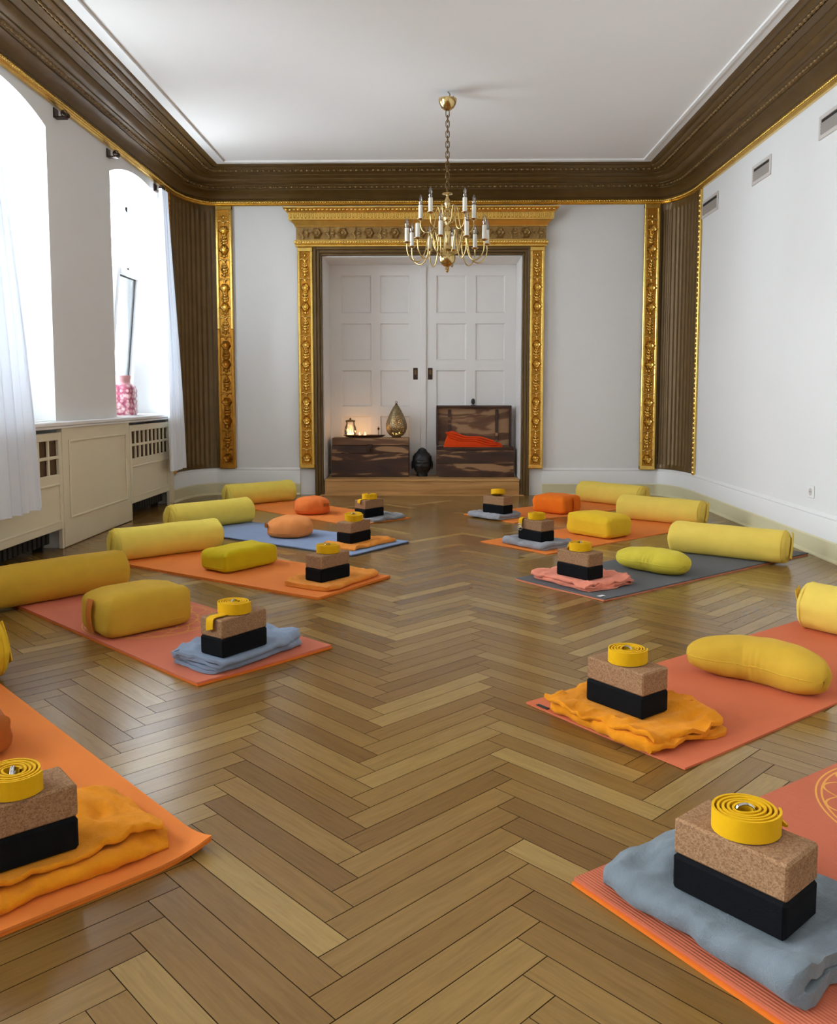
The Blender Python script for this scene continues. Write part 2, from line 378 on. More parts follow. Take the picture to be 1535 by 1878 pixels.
M_jar = glass_thin('clear_jar_glass', (.93, .92, .9), .25)

def curtain_mat():
    m, nt, p, lk = newmat('sheer_white_voile'); nt.nodes.remove(p)
    d = N(nt, 'ShaderNodeBsdfDiffuse'); d.inputs['Color'].default_value = (.86, .88, .92, 1)
    t = N(nt, 'ShaderNodeBsdfTranslucent'); t.inputs['Color'].default_value = (.84, .88, .94, 1)
    tr = N(nt, 'ShaderNodeBsdfTransparent')
    tc = N(nt, 'ShaderNodeTexCoord'); w = N(nt, 'ShaderNodeTexNoise', Scale=600.0); lk.new(tc.outputs['Object'], w.inputs['Vector'])
    b = N(nt, 'ShaderNodeBump', Strength=.1, Distance=.002); lk.new(w.outputs['Fac'], b.inputs['Height']); lk.new(b.outputs[0], d.inputs['Normal'])
    m1 = N(nt, 'ShaderNodeMixShader'); m1.inputs[0].default_value = .10; lk.new(d.outputs[0], m1.inputs[1]); lk.new(t.outputs[0], m1.inputs[2])
    m2 = N(nt, 'ShaderNodeMixShader'); m2.inputs[0].default_value = .02; lk.new(m1.outputs[0], m2.inputs[1]); lk.new(tr.outputs[0], m2.inputs[2])
    lk.new(m2.outputs[0], nt.nodes['Material Output'].inputs['Surface']); return m
M_curtain = curtain_mat()

def emis(name, col, st):
    m, nt, p, lk = newmat(name); p.inputs['Base Color'].default_value = c4(col); p.inputs['Emission Color'].default_value = c4(col); p.inputs['Emission Strength'].default_value = st; return m
M_flame = emis('candle_flame', (1.0, .58, .18), 5.0)

def lantern_mat():
    m, nt, p, lk = newmat('pierced_antique_brass'); p.inputs['Metallic'].default_value = .85; p.inputs['Roughness'].default_value = .45
    p.inputs['Base Color'].default_value = c4(srgb(150, 134, 104))
    tc = N(nt, 'ShaderNodeTexCoord'); v = N(nt, 'ShaderNodeTexVoronoi', Scale=70.0); lk.new(tc.outputs['Object'], v.inputs['Vector'])
    r = ramp(nt, [(.26, srgb(46, 36, 24)), (.46, srgb(146, 130, 98))]); lk.new(v.outputs['Distance'], r.inputs['Fac']); lk.new(r.outputs['Color'], p.inputs['Base Color'])
    b = N(nt, 'ShaderNodeBump', Strength=.5, Distance=.003); lk.new(v.outputs['Distance'], b.inputs['Height']); lk.new(b.outputs[0], p.inputs['Normal'])
    al = N(nt, 'ShaderNodeMath', operation='GREATER_THAN'); lk.new(v.outputs['Distance'], al.inputs[0]); al.inputs[1].default_value = .26; lk.new(al.outputs[0], p.inputs['Alpha'])
    return m
M_lantern = lantern_mat()

def vase_mat():
    m, nt, p, lk = newmat('pink_glazed_ceramic'); p.inputs['Roughness'].default_value = .25
    tc = N(nt, 'ShaderNodeTexCoord'); v = N(nt, 'ShaderNodeTexVoronoi', Scale=26.0); lk.new(tc.outputs['Object'], v.inputs['Vector'])
    r = ramp(nt, [(.25, srgb(246, 214, 216)), (.5, srgb(206, 120, 138)), (.8, srgb(168, 84, 110))]); lk.new(v.outputs['Distance'], r.inputs['Fac']); lk.new(r.outputs['Color'], p.inputs['Base Color'])
    return m
M_vase = vase_mat()
M_pinkglaze = plain('pink_glaze', srgb(226, 168, 172), .25)

# ================================================================== STRUCTURE
# ---- floor: sub-floor and herringbone oak planks
mb = MB(); mb.box(XL - .5, XR + .15, YF - .15, YB + .55, -.12, -.014)
floor = obj('floor', mb, M_dark); tag(floor, kind='structure')
PL, PW = .5105, .0704; HP = PL / math.sqrt(2); PP = PW * math.sqrt(2); gap = .0013
d45, n45 = Vector((.70711, -.70711)), Vector((.70711, .70711))
planks = []
for j in range(-8, 9):
    x = -.569 + j * HP
    for k in range(-60, 110):
        y = 1.378 + k * PP - (HP if j % 2 else 0)
        S = Vector((x, y)); a, b = (d45, n45) if j % 2 == 0 else (n45, d45)
        cen = S + a * PL / 2 + b * PW / 2
        if XL - .35 < cen.x < XR + .35 and YF - .3 < cen.y < YB + .3: planks.append((S, a, b, cen))
inside = lambda p: XL < p.x < XR - .002 and YF + .02 < p.y < YB - .02
def seen(c):
    # rough projected size, zero outside of the frame
    cy, sy = math.cos(YAW), math.sin(YAW); xx = cy * c.x + sy * c.y; yy = -sy * c.x + cy * c.y
    dep = math.cos(PITCH) * yy + math.sin(PITCH) * CAMZ
    if dep < .3: return 0
    u = F_PX * xx / dep; v = CY_PX + F_PX * (CAMZ * math.cos(PITCH) - yy * math.sin(PITCH)) / dep
    return 1 / dep ** 3 if abs(u) < 830 and v < 1960 else 0
full = [q for q in planks if all(inside(q[0] + q[1] * (PL * s) + q[2] * (PW * t)) for s in (0, 1) for t in (0, 1))]
full.sort(key=lambda q: -seen(q[3])); single = full[:300]; sset = {id(q) for q in single}
mb = MB(); mb.box(-PL / 2 + gap / 2, PL / 2 - gap / 2, -PW / 2 + gap / 2, PW / 2 - gap / 2, -.014, 0, .0004)
pm = mesh_of('plank', mb, M_parquet); pm.materials.append(M_seam)
for p_ in pm.polygons: p_.material_index = 0 if p_.normal.z > .9 else 1
ul = pm.uv_layers.new(name='UVMap')
for lp in pm.loops: co = pm.vertices[lp.vertex_index].co; ul.data[lp.index].uv = (co.x, co.y)
pm.attributes.new('tone', 'FLOAT', 'POINT')
for S, a, b, c in single:
    o = bpy.data.objects.new('plank', pm); COL.objects.link(o); o.parent = floor
    o.location = (c.x, c.y, 0); o.rotation_euler = (0, 0, math.atan2(a.y, a.x))
def clip(poly, ax, lim, sg):
    out = []
    for i in range(len(poly)):
        p, q = poly[i], poly[(i + 1) % len(poly)]; dp, dq = sg * (lim - p[ax]), sg * (lim - q[ax])
        if dp >= 0: out.append(p)
        if (dp >= 0) != (dq >= 0): t = dp / (dp - dq); out.append(p + (q - p) * t)
    return out
V = []; Fc = []; UV = []; TN = []
for q in planks:
    if id(q) in sset: continue
    S, a, b, c = q; g2 = gap / 2; ch = .0004
    poly = [S + a * g2 + b * g2, S + a * (PL - g2) + b * g2, S + a * (PL - g2) + b * (PW - g2), S + a * g2 + b * (PW - g2)]
    for ax, lim, sg in ((0, XL - .2, -1), (0, XR, 1), (1, YF, -1), (1, YB, 1)):
        if poly: poly = clip(poly, ax, lim, sg)
    if len(poly) < 3: continue
    cc = sum(poly, Vector((0, 0))) / len(poly); tn = random.random(); n0 = len(V); m = len(poly)
    ins = [p + (cc - p).normalized() * ch for p in poly]
    for ring, z in ((ins, 0.0), (poly, -ch), (poly, -.013)):
        for p in ring:
            V.append((p.x, p.y, z)); r_ = p - S; UV.append((r_.dot(a) - PL / 2, r_.dot(b) - PW / 2)); TN.append(tn)
    Fc.append(tuple(range(n0, n0 + m)))
    for i in range(m):
        k = (i + 1) % m
        Fc.append((n0 + i, n0 + m + i, n0 + m + k, n0 + k)); Fc.append((n0 + m + i, n0 + 2 * m + i, n0 + 2 * m + k, n0 + m + k))
me = bpy.data.meshes.new('plank_field'); me.from_pydata(V, [], Fc)
bm = bmesh.new(); bm.from_mesh(me); bmesh.ops.recalc_face_normals(bm, faces=bm.faces); bm.to_mesh(me); bm.free()
me.materials.append(M_parquet); me.materials.append(M_seam)
for p_ in me.polygons: p_.material_index = 0 if p_.normal.z > .9 else 1
ul = me.uv_layers.new(name='UVMap')
for lp in me.loops: ul.data[lp.index].uv = UV[lp.vertex_index]
at = me.attributes.new('tone', 'FLOAT', 'POINT'); at.data.foreach_set('value', TN)
o = bpy.data.objects.new('plank_field', me); COL.objects.link(o); o.parent = floor; o['kind'] = 'stuff'

# ---- ceiling
mb = MB(); mb.box(XL - .45, XR + .2, YF - .15, YB + .2, ZC, ZC + .12)
tag(obj('ceiling', mb, M_ceil), kind='structure')

# ---- right, front and left walls
mb = MB(); mb.box(XR, XR + .15, YF - .15, YB + .2, -.1, ZC + .1)
wall_right = tag(obj('wall_right', mb, M_wall), kind='structure')
mb = MB(); mb.box(XL - .45, XR + .15, YF - .15, YF, -.1, ZC + .1)
tag(obj('wall_front', mb, M_wall), kind='structure')

def arch_z(t, WHALF=.618):           # t -1..1 across the opening
    h = WCROWN - WSPR; rad = (WHALF ** 2 + h ** 2) / (2 * h)
    return WCROWN - rad + math.sqrt(rad ** 2 - (t * WHALF) ** 2)
mb = MB(); ys = sorted(zip(WINS, WHS)); edges = [YF]
XO = XL - WDEEP
for wy, WHALF in ys: edges += [wy - WHALF, wy + WHALF]
edges.append(YB)
for i in range(0, len(edges), 2): mb.box(XO, XL, edges[i], edges[i + 1], -.1, ZC + .1)     # piers
NA = 20
for wy, WHALF in ys:
    mb.box(XO, XL - .20, wy - WHALF, wy + WHALF, -.1, SILLZ - .03)      # radiator niche below the window
    for k in range(NA):
        t0, t1 = -1 + 2 * k / NA, -1 + 2 * (k + 1) / NA; y0, y1 = wy + t0 * WHALF, wy + t1 * WHALF; z0, z1 = arch_z(t0, WHALF), arch_z(t1, WHALF)
        v = [(x, y, z) for x in (XO, XL) for (y, z) in ((y0, z0), (y1, z1), (y1, ZC + .1), (y0, ZC + .1))]
        mb.add(v, [(0, 3, 2, 1), (4, 5, 6, 7), (0, 1, 5, 4), (2, 3, 7, 6)])
tag(obj('wall_left', mb, M_wall), kind='structure')

# ---- back wall with the door niche, rounded corners
NX0, NX1, NZT, NYB, STEPZ = -1.128, .862, 2.385, 8.95, .160
mb = MB()
mb.box(XL - .3, NX0, YB, YB + .15, -.1, ZC + .1); mb.box(NX1, XR + .15, YB, YB + .15, -.1, ZC + .1); mb.box(NX0, NX1, YB, YB + .15, NZT, ZC + .1)
mb.box(NX0 - .12, NX0, YB + .15, NYB + .1, -.1, NZT + .1); mb.box(NX1, NX1 + .12, YB + .15, NYB + .1, -.1, NZT + .1)
mb.box(NX0, NX1, YB + .15, NYB + .1, NZT, NZT + .1)
def corner(sx, k, n=16, inset=0.0):  # quarter-ellipse cove from the back wall to the side wall
    w = .225 if sx > 0 else .296
    ax, ay = w - inset, .575 - inset; t = math.pi / 2 * k / n
    X0 = (XR - w) if sx > 0 else (XL + w)
    return (X0 + sx * ax * math.sin(t), YB - .575 + ay * math.cos(t))
for sx in (-1, 1):
    lo = []
    for k in range(17):
        x, y = corner(sx, k); lo.append([(x, y, -.05), (x, y, ZC + .05)])
    mb.loft(lo)
    xe, ye = (XR if sx > 0 else XL), YB
tag(obj('wall_back', mb, M_wall, smooth=40), kind='structure')

# ---- wall path along right wall, right cove, back wall, left cove, left wall
def path(inset=0.0, ystart=YF, gaps=False):
    P = [(XR - inset, ystart)]
    P += [corner(1, k, 16, inset) for k in range(16, -1, -1)]
    P += [corner(-1, k, 16, inset) for k in range(0, 17)]
    P += [(XL + inset, ystart)]
    return P

# ---- baseboards (right + cove, back pieces, left cove)
def sweep(mb, P, prof):              # prof: (offset into room, z); normals point into the room (left of travel)
    loops = []
    for i, p in enumerate(P):
        a = Vector(P[max(0, i - 1)]); b = Vector(P[min(len(P) - 1, i + 1)]); t = (b - a).normalized(); nn = Vector((-t.y, t.x))
        loops.append([(p[0] + nn.x * o, p[1] + nn.y * o, z) for o, z in prof])
    mb.loft(loops, cap=True)
prof_up = [(0, .118), (.020, .118), (.020, .235), (.014, .246), (.017, .256), (.006, .272), (0, .276)]
prof_pl = [(0, 0), (.042, 0), (.042, .008), (.036, .016), (.027, .020), (.027, .112), (.020, .120), (0, .120)]
runs = {'baseboard_right': [(XR, YF)] + [corner(1, k) for k in range(16, -1, -1)] + [(1.078, YB)],
        'baseboard_back': [(-1.365, YB)] + [corner(-1, k) for k in range(0, 17)] + [(XL, 7.72)],
        'baseboard_front': [(XL, YF), (XR, YF)]}
for nm, P in runs.items():
    mb = MB(); sweep(mb, P, prof_up); o = tag(obj(nm, mb, M_trimwhite, smooth=35), kind='structure')
    mb = MB(); sweep(mb, P, prof_pl); obj('plinth', mb, M_plinth, o, smooth=35)

# ---- big bronze cornice: lofted between the rounded wall line and the square ceiling line
CD, CZ0 = .43, 2.915
WL = path(0); 
def ceil_pt(i, n, p):
    if i == 0: return (XR - CD, YF)
    if i == n - 1: return (XL + CD, YF)
    return (XR - CD, YB - CD) if i <= 17 else (XL + CD, YB - CD)
# profile: f 0 at the wall .. 1 at the ceiling edge ; z
CP = [(0, CZ0), (.05, CZ0 + .0), (.07, CZ0 + .012), (.06, CZ0 + .022), (.10, CZ0 + .05), (.17, CZ0 + .075), (.235, CZ0 + .085), (.235, CZ0 + .094), (.26, CZ0 + .094),
      (.31, CZ0 + .110), (.36, CZ0 + .116), (.36, CZ0 + .126), (.385, CZ0 + .128), (.43, CZ0 + .134), (.475, CZ0 + .146), (.50, CZ0 + .162), (.50, CZ0 + .170), (.525, CZ0 + .172),
      (.56, CZ0 + .180), (.60, CZ0 + .186), (.60, CZ0 + .194), (.63, CZ0 + .195), (.68, CZ0 + .202), (.72, CZ0 + .205), (.72, CZ0 + .214), (.745, CZ0 + .216), (.79, CZ0 + .216), (.84, CZ0 + .222),
      (.87, CZ0 + .230), (.87, CZ0 + .238), (.93, CZ0 + .240), (.975, CZ0 + .246), (1.0, CZ0 + .255)]
def cornice_pt(i, f, z):
    p = WL[i]; c = ceil_pt(i, len(WL), p); return (p[0] + (c[0] - p[0]) * f, p[1] + (c[1] - p[1]) * f, z)
mb = MB(); mb.loft([[cornice_pt(i, f, z) for f, z in CP] for i in range(len(WL))])
cornice = tag(obj('trim_1', mb, M_bronze, smooth=30), kind='structure')
# gold rope below the cornice
mb = MB(); sweep(mb, WL, [(0, 2.868), (.022, 2.868), (.030, 2.876), (.022, 2.884), (.036, 2.895), (.040, 2.905), (.034, 2.915), (0, 2.917)])
rope = obj('gold_rope_moulding', mb, M_gold, cornice, smooth=35)
def along(P, step, start=0.0):       # points and tangents every step metres
    out = []; need = start
    for i in range(len(P) - 1):
        a, b = Vector(P[i]), Vector(P[i + 1]); L = (b - a).length; t = (b - a) / L if L else None
        while need <= L and t: out.append((a + t * need, t)); need += step
        need -= L
    return out
mb = MB()
for p, t in along(WL, .024):
    if p.y < 4.0: continue
    nn = Vector((-t.y, t.x)); q = p + nn * .036; s0 = len(mb.v)
    mb.sphere((0, 0, 0), .0105, .006, .0095, n=8, m=5); mb.xf(Matrix.Translation((q.x, q.y, 2.899)) @ Matrix.Rotation(math.atan2(t.y, t.x) + .0, 4, 'Z') @ Matrix.Rotation(.6, 4, 'Y'), s0)
tag(obj('gold_beads', mb, M_gold, rope, smooth=60), kind='stuff')
# relief bands on the cornice (leaf-and-dart rows)
for f0, z0, sz, nm in ((.26 * .5 + .31 * .5, CZ0 + .106, .014, 'leaf_band'), (.755, CZ0 + .212, .013, 'leaf_band')):
    mb = MB(); PTS = [Vector(cornice_pt(i, f0, z0)) for i in range(len(WL))]
    P2 = [(p.x, p.y) for p in PTS]
    for idx, (p, t) in enumerate(along(P2, .052)):
        if p.y < 3.2 and abs(p.x) > 1.6: continue
        s0 = len(mb.v); an = math.atan2(t.y, t.x)
        mb.sphere((0, 0, 0), .019, .013, .012, n=8, m=5); mb.sphere((.026, 0, .001), .008, .010, .009, n=6, m=4)
        mb.xf(Matrix.Translation((p.x, p.y, z0)) @ Matrix.Rotation(an, 4, 'Z'), s0)
    tag(obj(nm, mb, M_bronze3, cornice, smooth=60), kind='stuff')
# white ceiling border: flat band and bead
mb = MB()
x0, x1, y1 = XL + CD, XR - CD, YB - CD
def ring(mb, o0, o1, z0, z1):
    mb.box(x0 + o0, x0 + o1, YF, y1 - o0, z0, z1); mb.box(x1 - o1, x1 - o0, YF, y1 - o0, z0, z1); mb.box(x0 + o1, x1 - o1, y1 - o1, y1 - o0, z0, z1)
ring(mb, -.005, .060, ZC - .006, ZC + .01); ring(mb, .060, .082, ZC - .016, ZC + .01)
tag(obj('trim_2', mb, M_trimwhite), kind='structure')

# ---- ornament meshes (gilded carving)
def rosette_mb(r=.045, d=.032):
    mb = MB(); n = 24
    prof = [(0.0, d), (.25, d * .95), (.36, d * .55), (.45, d * .62), (.7, d * .85), (.92, d * .45), (1.0, 0)]
    v = [(0, 0, d)]; f = []
    for q, (rr, z) in enumerate(prof[1:]):
        for i in range(n):
            a = 2 * math.pi * i / n; k = 1 + (.10 * math.cos(6 * a) if rr > .5 else 0); v.append((r * rr * k * math.cos(a), r * rr * k * math.sin(a), z * (1 + (.25 * math.cos(6 * a) if .5 < rr < .95 else 0))))
    for i in range(n): f.append((0, 1 + i, 1 + (i + 1) % n))
    for q in range(len(prof) - 2):
        for i in range(n): k = (i + 1) % n; f.append((1 + q * n + i, 1 + q * n + k, 1 + (q + 1) * n + k, 1 + (q + 1) * n + i)[::-1])
    mb.add(v, f); return mb
def scroll_mb(s=1.0):
    mb = MB()
    for sg in (-1, 1):
        pts = []
        for k in range(15):
            t = k / 14; a = sg * (math.pi * 1.7 * t) ; rr = .030 * (1 - .72 * t)
            pts.append((sg * .002 + sg * (.030 - rr * math.cos(a * sg) - .004), -.038 + .052 * t + rr * math.sin(a * sg) * .9, .008))
        mb.tube([(x * s, y * s, z * s) for x, y, z in pts], lambda t: (.0075 - .003 * t) * s, n=7)
    mb.sphere((0, .030 * s, .006 * s), .014 * s, .022 * s, .012 * s, n=10, m=6); mb.sphere((0, -.014 * s, .006 * s), .011 * s, .016 * s, .012 * s, n=10, m=6)
    mb.sphere((-.026 * s, .032 * s, .004 * s), .009 * s, .012 * s, .008 * s, n=8, m=5); mb.sphere((.026 * s, .032 * s, .004 * s), .009 * s, .012 * s, .008 * s, n=8, m=5)
    return mb
def husk_mb():
    mb = MB()
    for k, (y, w) in enumerate(((-.030, .026), (-.006, .032), (.020, .022), (.038, .012))):
        mb.sphere((0, y, .004), w, .016, .014, n=12, m=6)
        for sg in (-1, 1): mb.sphere((sg * w * .9, y + .008, .003), .010, .015, .010, n=8, m=5)
    return mb
me_ros = mesh_of('rosette', rosette_mb(), M_gold, 60); me_scr = mesh_of('scroll_leaf', scroll_mb(), M_gold, 60); me_husk = mesh_of('husk_drop', husk_mb(), M_gold, 60)
me_ros_o = mesh_of('rosette_dim', rosette_mb(), M_golddark, 60); me_scr_o = mesh_of('scroll_leaf_dim', scroll_mb(), M_golddark, 60); me_husk_o = mesh_of('husk_drop_dim', husk_mb(), M_golddark, 60)  # darker copies for the pilaster part whose weaker reflection is painted
UPRIGHT = Matrix.Rotation(math.pi / 2, 4, 'X')         # carving plane XY -> wall plane XZ facing -Y

def pilaster(nm, xa, xb, z0, z1, proud, split=None):
    rt = root(nm, ((xa + xb) / 2, YB, z0)); tag(rt, kind='structure')
    w = xb - xa; bw = .028
    segs = [(z0, z1, M_gold, 0)] if not split else [(z0, split, M_golddark, 1), (split, z1, M_gold, 0)]
    for za, zb, mt, dim in segs:
        mb = MB(); mb.box(xa + .012, xb - .012, YB - proud * .5, YB, za, zb); obj('backing_board', mb, M_golddark, rt, world_coords=True)  # darker board: shade in the gaps behind the carving put into the colour
        for x0_, x1_ in ((xa, xa + bw), (xb - bw, xb)):
            mb = MB(); mb.box(x0_, x1_, YB - proud, YB, za, zb, .006); obj('side_fillet', mb, mt, rt, world_coords=True)
    for zz, mt in ((z0, M_golddark if split else M_gold), (z1 - .045, M_gold)):
        mb = MB(); mb.box(xa, xb, YB - proud - .003, YB, zz, zz + .045, .006); obj('end_block', mb, mt, rt, world_coords=True)
    zc = z0 + .105; k = 0; cyc = ('r', 's', 'h', 's', 'r', 'h')
    sc = (w - 2 * bw) / .098
    while zc < z1 - .09:
        dim = split and zc < split; ty = cyc[k % len(cyc)]
        me_ = {'r': me_ros_o if dim else me_ros, 's': me_scr_o if dim else me_scr, 'h': me_husk_o if dim else me_husk}[ty]
        o = bpy.data.objects.new({'r': 'rosette', 's': 'scroll_leaf', 'h': 'husk_drop'}[ty], me_); COL.objects.link(o); o.parent = rt
        o.location = (0, -proud * .5, zc - z0); o.rotation_euler = (math.pi / 2, 0, 0); o.scale = (sc, 1.08, 1.6 if ty != 'r' else 1.0)
        zc += .094; k += 1
    return rt
pilaster('trim_3', -2.175, -2.012, .268, 2.868, .045, split=1.66)  # below the split the dimmer reflection is put into the gold colour
pilaster('trim_4', 2.045, 2.198, .262, 2.868, .045)

# ---- fluted bronze coves in the corners with a gilt edge strip on the side wall
for nm, sx in (('trim_5', -1), ('trim_6', 1)):
    x0_, y0_ = corner(sx, 0); rt = root(nm, (x0_, y0_, .27)); tag(rt, kind='structure')
    mb = MB(); loops = []; nfl = 11; per = 8; tot = nfl * per
    for k in range(tot + 1):
        s = k / tot; t = math.pi / 2 * (.02 + .96 * s)
        # arc-length like spacing on the ellipse
        ax, ay = (.225 if sx > 0 else .296), .575; X0 = (XR - ax) if sx > 0 else (XL + ax)
        u = (1 - math.cos(math.pi / 2 * s)) * .0 + s
        tt = math.pi / 2 * (u ** .80)
        px, py = X0 + sx * ax * math.sin(tt), YB - .575 + ay * math.cos(tt)
        nx, ny = -sx * math.sin(tt) / ax, -math.cos(tt) / ay; L = math.hypot(nx, ny); nx /= L; ny /= L
        ph = (k % per) / per; edge = .05 < s < .95
        dep = .014 - (.011 * math.sin(math.pi * min(1, max(0, (ph - .12) / .76))) if edge and .12 < ph < .88 else 0)
        row = []
        for z in (.272, .315, .325, 2.80, 2.812, 2.87):
            dd = .014 if z in (.272, .315, 2.812, 2.87) else dep
            row.append((px + nx * dd, py + ny * dd, z))
        loops.append(row)
    mb.loft(loops); obj('fluted_panel', mb, M_bronze, rt, smooth=50, world_coords=True)
    # gilt strip
    xe = (XR if sx > 0 else XL); ye = YB - .575
    mb = MB(); mb.box(xe, xe - sx * .022, ye - .060, ye - .006, .262, 2.868, .004); st = obj('edge_strip', mb, M_golddark if sx < 0 else M_gold, rt, world_coords=True)  # left strip takes the darker gold
    mb = MB(); z = .285
    while z < 2.86:
        mb.sphere((xe - sx * .022, ye - .033, z), .010, .017, .020, n=8, m=5); z += .046
    tag(obj('edge_beads', mb, M_golddark if sx < 0 else M_gold, st, smooth=60, world_coords=True), kind='stuff')

# ---- gilded door surround
PZ0, PZ1 = .272, 2.462
pilaster('trim_7', -1.366, -1.214, PZ0, PZ1, .050); pilaster('trim_8', .934, 1.076, PZ0, PZ1, .050)
rt = root('trim_9', (-.13, YB, 0)); tag(rt, kind='structure')
# bronze architrave: stepped frame round the opening down to the floor
def frame3(mb, xa, xb, zt, w, y0, y1, zb=0.0, b=.004):
    mb.box(xa - w, xa, y0, y1, zb, zt + w, b); mb.box(xb, xb + w, y0, y1, zb, zt + w, b); mb.box(xa, xb, y0, y1, zt, zt + w, b)
mb = MB(); frame3(mb, NX0 + .0, NX1 + .0, NZT, .022, YB - .018, YB + .02); frame3(mb, NX0 - .022, NX1 + .022, NZT + .022, .030, YB - .032, YB); frame3(mb, NX0 - .052, NX1 + .052, NZT + .052, .030, YB - .046, YB)
obj('architrave', mb, M_bronze, rt, world_coords=True)
# entablature
EX0, EX1 = -1.372, 1.084
def entab(prof):
    mb = MB(); lo = []
    for o_, z in prof: lo.append([(EX0 - o_, YB, z), (EX0 - o_, YB - .055 - o_, z), (EX1 + o_, YB - .055 - o_, z), (EX1 + o_, YB, z)])
    mb.loft(lo); n = len(lo)
    mb.add(lo[0], [(0, 1, 2, 3)]); mb.add(lo[-1], [(3, 2, 1, 0)]); return mb
obj('bead_course', entab([(0, 2.462), (.010, 2.466), (.010, 2.478), (.004, 2.484), (.018, 2.494), (.022, 2.508), (.018, 2.520), (.006, 2.524), (.006, 2.530), (0, 2.532)]), M_gold, rt, smooth=35, world_coords=True)
mb = MB(); x = EX0
while x < EX1: mb.sphere((x, YB - .055 - .020, 2.508), .011, .009, .011, n=8, m=5); x += .026
tag(obj('pearl_row', mb, M_gold, rt, smooth=60, world_coords=True), kind='stuff')
mb = MB(); mb.box(EX0, EX1, YB - .055, YB, 2.530, 2.655); frz = obj('frieze', mb, M_bronze2, rt, world_coords=True)
me_med = mesh_of('medallion', rosette_mb(.054, .040), M_bronze2, 60); me_med2 = mesh_of('medallion_small', scroll_mb(1.15), M_bronze2, 60)
n = 19
for k in range(n):
    x = EX0 + .075 + (EX1 - EX0 - .15) * k / (n - 1)
    o = bpy.data.objects.new('medallion' if k % 2 else 'frieze_scroll', me_med if k % 2 else me_med2); COL.objects.link(o); o.parent = frz
    o.location = (x - ORG[rt.name][0], -.055, 2.592); o.rotation_euler = (math.pi / 2, 0 if k % 2 else math.pi / 2, 0)
obj('crown_moulding', entab([(0, 2.652), (.010, 2.656), (.014, 2.672), (.034, 2.694), (.040, 2.708), (.062, 2.712), (.062, 2.720), (.066, 2.722), (.066, 2.776), (.078, 2.780), (.082, 2.790), (.100, 2.806), (.112, 2.818), (.112, 2.828), (0, 2.830)]), M_gold, rt, smooth=35, world_coords=True)
mb = MB(); x = EX0 - .05
while x < EX1 + .05:
    mb.box(x, x + .020, YB - .055 - .066 - .016, YB - .11, 2.727, 2.770, .005); x += .036
tag(obj('dentil_row', mb, M_gold, rt, world_coords=True), kind='stuff')
mb = MB(); x = EX0 - .08
while x < EX1 + .08: mb.sphere((x, YB - .055 - .094, 2.802), .017, .012, .011, n=8, m=5); x += .040
tag(obj('leaf_row', mb, M_gold, rt, smooth=60, world_coords=True), kind='stuff')

# ---- sliding doors in the niche
mb = MB(); mb.box(NX0 - .12, NX1 + .12, NYB + .07, NYB + .12, -.1, NZT + .1); obj('door_backing', mb, M_doorwhite, bpy.data.objects['wall_back'])
MEET = -.111
rowsz = [(1.872, 2.263), (1.377, 1.764), (.890, 1.271), (.405, .786)]
for nm, xa, xb, cols, hx in (('door_1', NX0, MEET, ((-.995, -.677), (-.584, -.273)), -.2095), ('door_2', MEET, NX1, ((.010, .326), (.424, .734)), -.053)):
    yy = NYB if nm == 'door_1' else NYB + .004
    rt = root(nm, ((xa + xb) / 2, yy, STEPZ)); tag(rt, kind='structure')
    xs = [xa] + [c for cc in cols for c in cc] + [xb]; zs = [STEPZ, rowsz[3][0], rowsz[3][1], rowsz[2][0], rowsz[2][1], rowsz[1][0], rowsz[1][1], rowsz[0][0], rowsz[0][1], NZT]
    for i in (0, 2, 4):
        mb = MB(); mb.box(xs[i], xs[i + 1], yy, yy + .035, STEPZ, NZT - .002); obj('stile', mb, M_doorwhite, rt, world_coords=True)
    for j in (0, 2, 4, 6, 8):
        for (a, b) in cols:
            mb = MB(); mb.box(a, b, yy, yy + .035, zs[j], zs[j + 1] - .001); obj('rail', mb, M_doorwhite, rt, world_coords=True)
    for (za, zb) in rowsz:
        for (a, b) in cols:
            mb = MB(); b_ = .012
            lo = [[(a, yy, za), (b, yy, za), (b, yy, zb), (a, yy, zb), (a, yy, za)], [(a + b_, yy + .012, za + b_), (b - b_, yy + .012, za + b_), (b - b_, yy + .012, zb - b_), (a + b_, yy + .012, zb - b_), (a + b_, yy + .012, za + b_)],
                  [(a + b_ + .003, yy + .012, za + b_ + .003), (b - b_ - .003, yy + .012, za + b_ + .003), (b - b_ - .003, yy + .012, zb - b_ - .003), (a + b_ + .003, yy + .012, zb - b_ - .003), (a + b_ + .003, yy + .012, za + b_ + .003)]]
            mb.loft(lo); mb.box(a + .010, b - .010, yy + .014, yy + .022, za + .010, zb - .010)
            obj('panel', mb, M_doorwhite, rt, world_coords=True)
    mb = MB(); mb.box(hx - .024, hx + .024, yy - .004, yy + .002, 1.172, 1.296, .002); h = obj('pull_plate', mb, M_iron, rt, world_coords=True)
    mb = MB(); mb.box(hx - .012, hx + .012, yy - .006, yy - .003, 1.225, 1.275, .002); obj('finger_cup', mb, M_brassdk, h, world_coords=True)
    if nm == 'door_1':
        mb = MB(); mb.box(MEET - .046, MEET + .016, yy - .014, yy, STEPZ, NZT - .03, .005); obj('astragal', mb, M_doorwhite, rt, world_coords=True)
# white lining of the niche: panelled soffit boards
mb = MB(); mb.box(NX0, NX0 + .012, YB + .02, NYB, STEPZ, NZT, .003); mb.box(NX1 - .012, NX1, YB + .02, NYB, STEPZ, NZT, .003); mb.box(NX0, NX1, YB + .02, NYB, NZT - .012, NZT, .003)
tag(obj('trim_10', mb, M_doorwhite), kind='structure')

